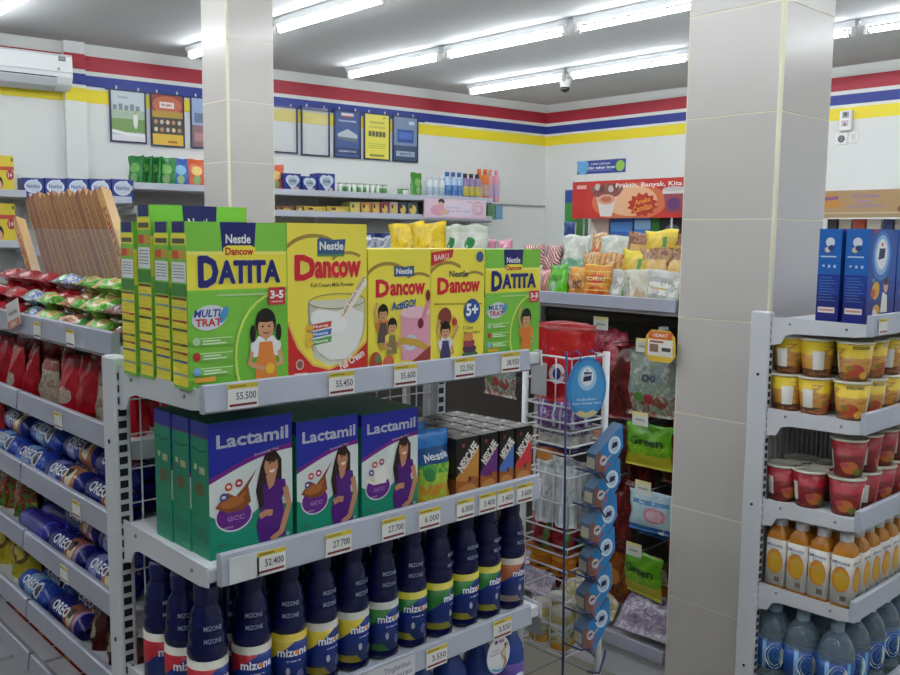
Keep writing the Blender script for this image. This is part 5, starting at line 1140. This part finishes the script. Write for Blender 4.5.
def art_tan(a): a.rect(0, 0, 1, 1, 'b5936a').rect(0, 0, 1, .18, 'a8916c').rect(0, .14, 1, .2, 'c4b490').poly([(.02, .75), (.22, .92), (.27, .42), (.08, .32)], 'c88a3c').poly([(.04, .6), (.24, .68), (.24, .8), (.03, .72)], '8a5a8a').poly([(0, .4), (.1, .5), (.06, .2), (0, .15)], 'c89070').text('Dengan', .44, .78, .15, '9a86b0', w=.2).text('Rasa', .43, .6, .14, '9a86b0', w=.1).text('yang Sempurna', .44, .42, .15, '9a86b0', w=.26).ell(.72, .3, .05, .14, '8a5a34').ell(.85, .32, .06, .14, 'b8b0a0')
p0, p1 = at(900, 216, X=4.42), at(826, 219, X=4.42); zt2 = at(860, 190, X=4.42).z
banner('shelf_banner', p0.y - .2, p1.y + .1, (p0.z + p1.z) / 2, zt2, 4.42, 'tan brown banner right of the column', art_tan, 'b5936a')
def fbox(px0, px1, pyt, col, label, art=None, X=4.5):
    b = at(px0, 240, X=X).y; c = at(px1, 240, X=X).y; zt = at((px0 + px1) / 2, pyt, X=X).z; k = carton('snack_box', 'box', b - c, .12, zt - 1.40, col, art); k.location = (X, (b + c) / 2, 1.40); k.rotation_euler = (0, 0, R90); k['label'] = label; k['group'] = 'boxes on the far shelf'
fbox(564, 576, 190, '3a8a3c', 'tall green box left of the red banner', lambda a: a.rect(0, .8, 1, 1, '2a4a90').rect(0, .3, 1, .5, 'c8d0c0'))
fbox(610, 632, 208, '2a5aa8', 'blue box under the red banner', lambda a: a.rect(0, .5, 1, .7, '4a86c8')); fbox(634, 650, 208, '2a78c0', 'lighter blue box under the red banner', lambda a: a.rect(0, .55, 1, .75, '88b8e0'))
fbox(651, 659, 212, '2c7a2c', 'narrow green box under the red banner'); fbox(660, 690, 212, '18181c', 'black box beside the column under the red banner', lambda a: a.ell(.4, .6, .25, .12, '6a7078'))
fbox(588, 608, 214, 'b09a90', 'pale brown box under the red banner', lambda a: a.poly([(0, 0), (1, 0), (0, 1)], 'd8d4cc'))
for i, (x0, x1, c, nm) in enumerate(((824, 836, '2a2a2c', 'dark'), (838, 850, 'b8b0a4', 'beige'), (852, 864, 'a84838', 'red'), (866, 880, 'c8c4bc', 'white'), (882, 892, '2a3a6a', 'navy'), (894, 906, 'a8a49c', 'grey'))): fbox(x0, x1, 219, c, '%s box under the tan banner' % nm)
hb_ = bagk('sachb', '24407c', [('noise', 6, .6, '4a70b0'), ('v', .1, .3, 'c8c8cc')], .09, .17, .03, seed=91, name='sachet_strip')
p = at(569, 205, X=4.40); hb_.put((4.41, p.y, 1.43), R90, 'dark blue sachet strip left of the red banner')

# ================================================================== wall shelving under the posters
s_l, z_l = wat(274, 190, .36); s_r, z_r = wat(424, 194, .36); WS = (z_l + z_r) / 2 - .026
sA, sB, sC = wat(-30, 190, .36)[0], wat(28, 190, .36)[0], wat(133, 190, .36)[0]; sD = wat(492, 200, .36)[0]
t = thing('wall_shelf', 'grey wall shelf of baby goods below the posters', 'shelf', CORN, WRZ)
zl2 = wat(350, 213, .36)[1] - .02; zy = wat(14, 191, .36)[1] - .02; zn = wat(100, 196, .36)[1] - .026
for (sa, sb, zz) in ((sC, wat(420, 190, .36)[0], (WS, zl2, WS - .5, WS - 1.0)), (wat(419, 190, .36)[0], sD, (WS, zl2, WS - .5)), (sB, sC + .01, (zn, zn - .35, zn - .75)), (sA, sB + .01, (zy, zy - .32, zy - .7))):
    for z in zz: shelf(t, -sa, -sb, -.36, -.02, z, None, (.02, .026))
for s in (sA, sB, sC, (sC + sD) / 2, wat(420, 190, .36)[0], sD): MB().rbox(-s - .02, -.03, 0, -s + .02, -.001, WS + .06, M_STEEL, .003).build('upright', t)
MB().box(-sA, -.014, .1, -sD, -.004, WS - .02, mat('b9b9b6', .6)).build('back_panel', t)
q = wat(546, 206, .03); MB().box(-sD, -.02, q[1] - .012, -.01, -.004, q[1] + .004, mat('9a9c9e', .5)).build('wall_rail', t)
def wbox(px0, px1, pyt, zbase, col, label, fart=None, cat='box', name='baby_food_box', d=.14, out=.33, sart=None, group='boxes on the wall shelf'):
    s0_, zt_ = wat(px0, pyt, out); s1_, _ = wat(px1, pyt, out); o = carton(name, cat, s0_ - s1_ - .003, d, zt_ - zbase, col, fart, sart)
    o.location = wl((s0_ + s1_) / 2, zbase, out); o.rotation_euler = (0, 0, WRZ); o['label'] = label; o['group'] = group; return o
def art_nutri(a): a.rect(0, 0, 1, 1, '2a3f8e').ell(.5, .58, .42, .34, 'dfe4ea').ell(.5, .58, .36, .27, 'c8d2e0').text('Nutrilon', .5, .6, .2, '3a4a90', w=.62, bold=.02).rect(.3, .05, .7, .2, 'b8c0d0').poly([(.3, .85), (.7, .95), (.75, .85)], 'd8dce4')
for i in range(5): wbox(22 + i * 22.4, 43.6 + i * 22.4, 177.5 + i * .35, zn, '2a3f8e', 'dark blue formula box with white oval, %s from the left' % ORD[i], art_nutri, sart=lambda a: a.rect(0, 0, 1, 1, '24357c'))
def art_yb(a): a.rect(0, 0, 1, 1, 'dcc63c').rect(0, .62, 1, .72, 'c04a3c').ell(.78, .5, .2, .13, 'a8304c').text('1+', .78, .5, .14, 'f4f0f0', w=.22).ell(.2, .28, .2, .18, '2a1c18').ell(.2, .22, .15, .13, 'd8a480').rect(0, 0, 1, .08, 'c8a830').ell(.9, .9, .06, .05, '4a6a4c')
for i, (a_, b_) in enumerate(((-22, -7), (-6, 13.5))):
    wbox(a_, b_, 155, zy, 'dcc63c', 'yellow milk box high at the left edge, %s from the edge' % ORD[1 - i], art_yb)
    wbox(a_, b_ + 1.5, 203, zy - .32, 'dcc63c', 'yellow milk box on the lower shelf at the left edge, %s from the edge' % ORD[1 - i], art_yb)
def dia(key, c, c2): return bagk(key, c, [('ell', .5, .62, .3, .16, c2), ('ell', .5, .3, .2, .15, '8ab070'), ('noise', 6, .66, c2)], .15, .215, .055, seed=95, name='diaper_pack', wr=.005)
dg = dia('diaG', '1c7a34', '7ac060'); db = dia('diaB', '2c5aa8', '7ab0d0'); do = dia('diaO', 'd05a34', 'e8c070')
def wput(kk, px, label, group, rz=0, out=.26, z=None, dz=0): s_, _ = wat(px, 185, out); return kk.put(wl(s_, (WS if z is None else z) + dz, out), WRZ + rz, label, group)
for i, px in enumerate((137, 146, 155, 166)): wput(dg, px, 'green diaper pack on the wall shelf, %s from the left' % ORD[i], 'diaper packs on the wall shelf', -1.1 if i < 3 else -.2)
wput(db, 180, 'blue diaper pack left of the tiled column', 'diaper packs on the wall shelf'); wput(do, 196, 'orange diaper pack left of the tiled column', 'diaper packs on the wall shelf')
wput(do, 214, 'orange diaper pack hidden by the tiled column', 'diaper packs on the wall shelf'); wput(do, 275, 'orange diaper pack right of the tiled column', 'diaper packs on the wall shelf')
def art_heart(a): a.rect(0, 0, 1, 1, '1f2f86').ell(.35, .68, .26, .24, 'c8d0dc').ell(.65, .68, .26, .24, 'c8d0dc').poly([(.12, .6), (.88, .6), (.5, .12)], 'c8d0dc').ell(.5, .6, .28, .2, '9ab0b8').text('SGM', .5, .62, .12, '2a3a80', w=.36).ell(.75, .2, .12, .14, 'd8b0a0')
for i, (a_, b_) in enumerate(((285, 302), (303, 318), (319, 336))): wbox(a_ - 1, b_ - 1, 173 + (i == 1) * 3, WS, '1f2f86', 'dark blue box with pale heart, %s right of the column' % ORD[i], art_heart)
def can(key, c, c2, r, h, top):
    o = thing('baby_tin', 'x', 'tin'); MB().lathe([(r, 0), (r, h * .92)], umat(key, c, [('v', .35, .75, c2), ('u', .4, .6, 'e0e4de'), ('noise', 6, .62, c2)], .35), 16).build('can', o); MB().lathe([(r * 1.02, h * .9), (r * 1.02, h), (0, h)], mat(top, .4), 16).build('lid', o); return o
k1 = Kind(can('cG', 'c8cec4', '5a9a5c', .028, .10, 'b8c0b4'))
for i in range(8): wput(k1, 341 + i * 6.2, 'small white and green tin on the wall shelf, %s from the left' % ORD[i], 'small tins on the wall shelf', random.uniform(-1, 1), .31)
k2 = Kind(can('cG2', '6a9a58', '4a8a44', .05, .075, '5a9a4a')); wput(k2, 403, 'small round green tub on the wall shelf', 'tubs on the wall shelf')
gk = dia('dgr2', '3f8a34', '7ab050'); s_, _ = wat(416, 190, .3); wput(gk, 416, 'bright green pack left of the white bottles', 'packs on the wall shelf', .3, .3)
def tall(key, c, c2, r, h, cap):
    o = thing('lotion_bottle', 'x', 'bottle'); MB().lathe([(r * .9, 0), (r, .006), (r, h * .72), (r * .8, h * .8), (r * .5, h * .84)], umat(key, c, [('v', .2, .62, c2), ('noise', 6, .6, c)], .3), 14, sq=3).build('bottle', o); MB().lathe([(r * .55, h * .83), (r * .6, h), (0, h)], mat(cap, .4), 12).build('cap', o); return o
TK = [Kind(tall('tW', 'd0d6dc', 'a8bccc', .03, .2, 'd8dce0')), Kind(tall('tB', 'a8c0dc', '4a78b8', .033, .24, '3a6ab0')), Kind(tall('tP', '8a78a0', 'c8b848', .034, .235, '2a2430')), Kind(tall('tO', 'd87a34', 'c8a8a0', .034, .29, 'd86a2c')), Kind(tall('tK', 'd89aa8', 'b8a8c8', .03, .29, 'd88a98'))]
for i, (px, k, nm) in enumerate(((429, 0, 'white'), (435, 0, 'white'), (441, 0, 'white'), (447, 1, 'blue'), (453, 1, 'blue'), (459, 1, 'blue'), (465, 2, 'purple and black'), (471, 2, 'purple and black'), (477, 2, 'purple and black'), (479, 3, 'orange'), (485, 3, 'orange'), (490, 4, 'pink'), (496, 4, 'pink'))):
    wput(TK[k], px, '%s lotion bottle at the right end of the wall shelf, %s in line' % (nm, ORD[i]), 'lotion bottles on the wall shelf', random.uniform(-.3, .3), .29 if k < 3 else .22)
def art_snackb(c): return lambda a: a.rect(0, 0, 1, 1, c).ell(.5, .5, .35, .3, 'dcc060').ell(.3, .7, .12, .14, '4a2a1c').rect(0, 0, 1, .2, '9a5a3c')
for i, (a_, b_, c) in enumerate(((276, 294, '8a5a3a'), (296, 303, '8a6a30'), (304, 326, 'c8a83a'), (327, 349, 'c8a83a'), (350, 360, 'b8c070'), (361, 371, 'c88a50'), (372, 380, 'c8a060'), (381, 389, '9a4a5c'), (390, 398, 'c8b0a8'), (399, 407, '3a3a58'), (408, 418, '4a5a60'))):
    wbox(a_, b_, 206 + i * .0 - (4 if i > 3 else 0), zl2, c, '%s snack box on the lower wall shelf, %s right of the column' % (['brown', 'brown', 'yellow', 'yellow', 'green', 'orange', 'tan', 'maroon', 'pink', 'navy', 'grey'][i], ORD[i]), art_snackb(c), name='snack_box')
for i, (a_, b_, c) in enumerate(((145, 160, '9a2c28'), (162, 178, 'b03a34'), (180, 196, '6a2420'))): wbox(a_, b_, 206, zl2 - .04 + .04, c, '%s box on the lower wall shelf left of the column, %s' % (['dark red', 'red', 'maroon'][i], ORD[i]), name='snack_box')
for i, (a_, b_, c) in enumerate(((488, 495, '5a8a5c'), (496, 503, '6a9ab8'))): wbox(a_, b_, 205, zl2, c, '%s box at the far right end of the lower wall shelf' % ['green', 'pale blue'][i], name='snack_box')
# pink banner in front of the wall shelf
sp0, zt = wat(424, 198, .385); sp1, zb = wat(486, 219, .385); w, h = sp0 - sp1, zt - zb
t = thing('shelf_banner', 'pale pink banner with mother and baby on the wall shelf', 'banner', wl((sp0 + sp1) / 2, zb, .385), WRZ); MB().box(-w / 2, 0, 0, w / 2, .004, h, mat('e2c6d0', .4)).build('board', t)
a = Art(w, h); a.rect(0, 0, 1, 1, 'e2c6d4').rect(.3, .1, .75, .9, 'e0d2e2').ell(.27, .85, .05, .15, '3a2420').ell(.26, .7, .05, .13, 'd8a890').ell(.22, .4, .12, .28, 'd89ab0').ell(.32, .3, .08, .14, 'd8b09c').text('Sayangi', .46, .55, .1, 'a8a0c8', w=.2).text('buah hati anda', .55, .38, .12, 'b8a8c8', w=.36).arc(.86, .55, .08, .33, 0, 6.28, .006, 'c07a98').arc(.87, .5, .05, .2, 0, 6.28, .005, 'c07a98').text('promo', .72, .86, .08, 'b86a7c'); a.put(MB(), front(w, h)).build('print', t)

# more stock farther along the wall shelf and the far shelf
wk = Kind(carton('formula_box', 'box', .12, .12, .2, '2a3f8e', art_nutri)); yk = Kind(carton('formula_box', 'box', .12, .12, .2, 'dcc63c', art_yb))
for lv, z in enumerate((WS - .5, WS - 1.0)):
    for i in range(12):
        s_ = sC - .12 - i * .2
        if s_ > wat(420, 190, .36)[0] + .1: (wk if (i // 3 + lv) % 2 else yk).put(wl(s_, z, .32), WRZ, '%s formula box on the %s wall shelf, %s from the left' % ('blue' if (i // 3 + lv) % 2 else 'yellow', ['third', 'lowest'][lv], ORD[i]), 'formula boxes low on the wall shelf')
fk = [Kind(carton('snack_box', 'box', .14, .12, .22, c, art_snackb(c))) for c in ('b8402c', 'c8a83a', '3a6a9a', '4a8a4c')]
for lv, z in enumerate((1.0, .6)):
    for i in range(13): fk[(i // 2 + lv) % 4].put((4.5, 1.42 + i * .19, z), R90, '%s snack box on the %s level of the far shelf, %s from the right' % (['red', 'yellow', 'blue', 'green'][(i // 2 + lv) % 4], ['middle', 'lower'][lv], ORD[i]), 'snack boxes on the far shelf')
for kk, z, nm, lays in ((cy_, Q[1], 'yellow', 2), (cr_, Q[2], 'red', 2)):
    for lay in range(lays):
        for i in range(4, 7): kk.put((2.252 + .095 * i, .957, z + lay * .0985), random.uniform(-.5, .9), '%s noodle cup in the %s layer, %s column from the left, first from the front' % (nm, ['lower', 'upper'][lay], ORD[i]), nm + ' noodle cups')
for i in range(6, 11): jb.put((2.234 + .061 * i, .94, Q[3]), 0, 'orange juice bottle with white cap, %s column from the left, first from the front' % ORD[i])
for i in range(4, 7): wb.put((2.25 + .097 * i, .957, Q[4]), -.8, 'clear blue water bottle, %s column from the left, front row' % ORD[i])
for i in range(2, 4): kb.put((2.29 + .172 * i, .918, Q[0]), 0, 'blue milk carton on the right end shelf, %s from the left' % ORD[i], 'blue milk cartons')
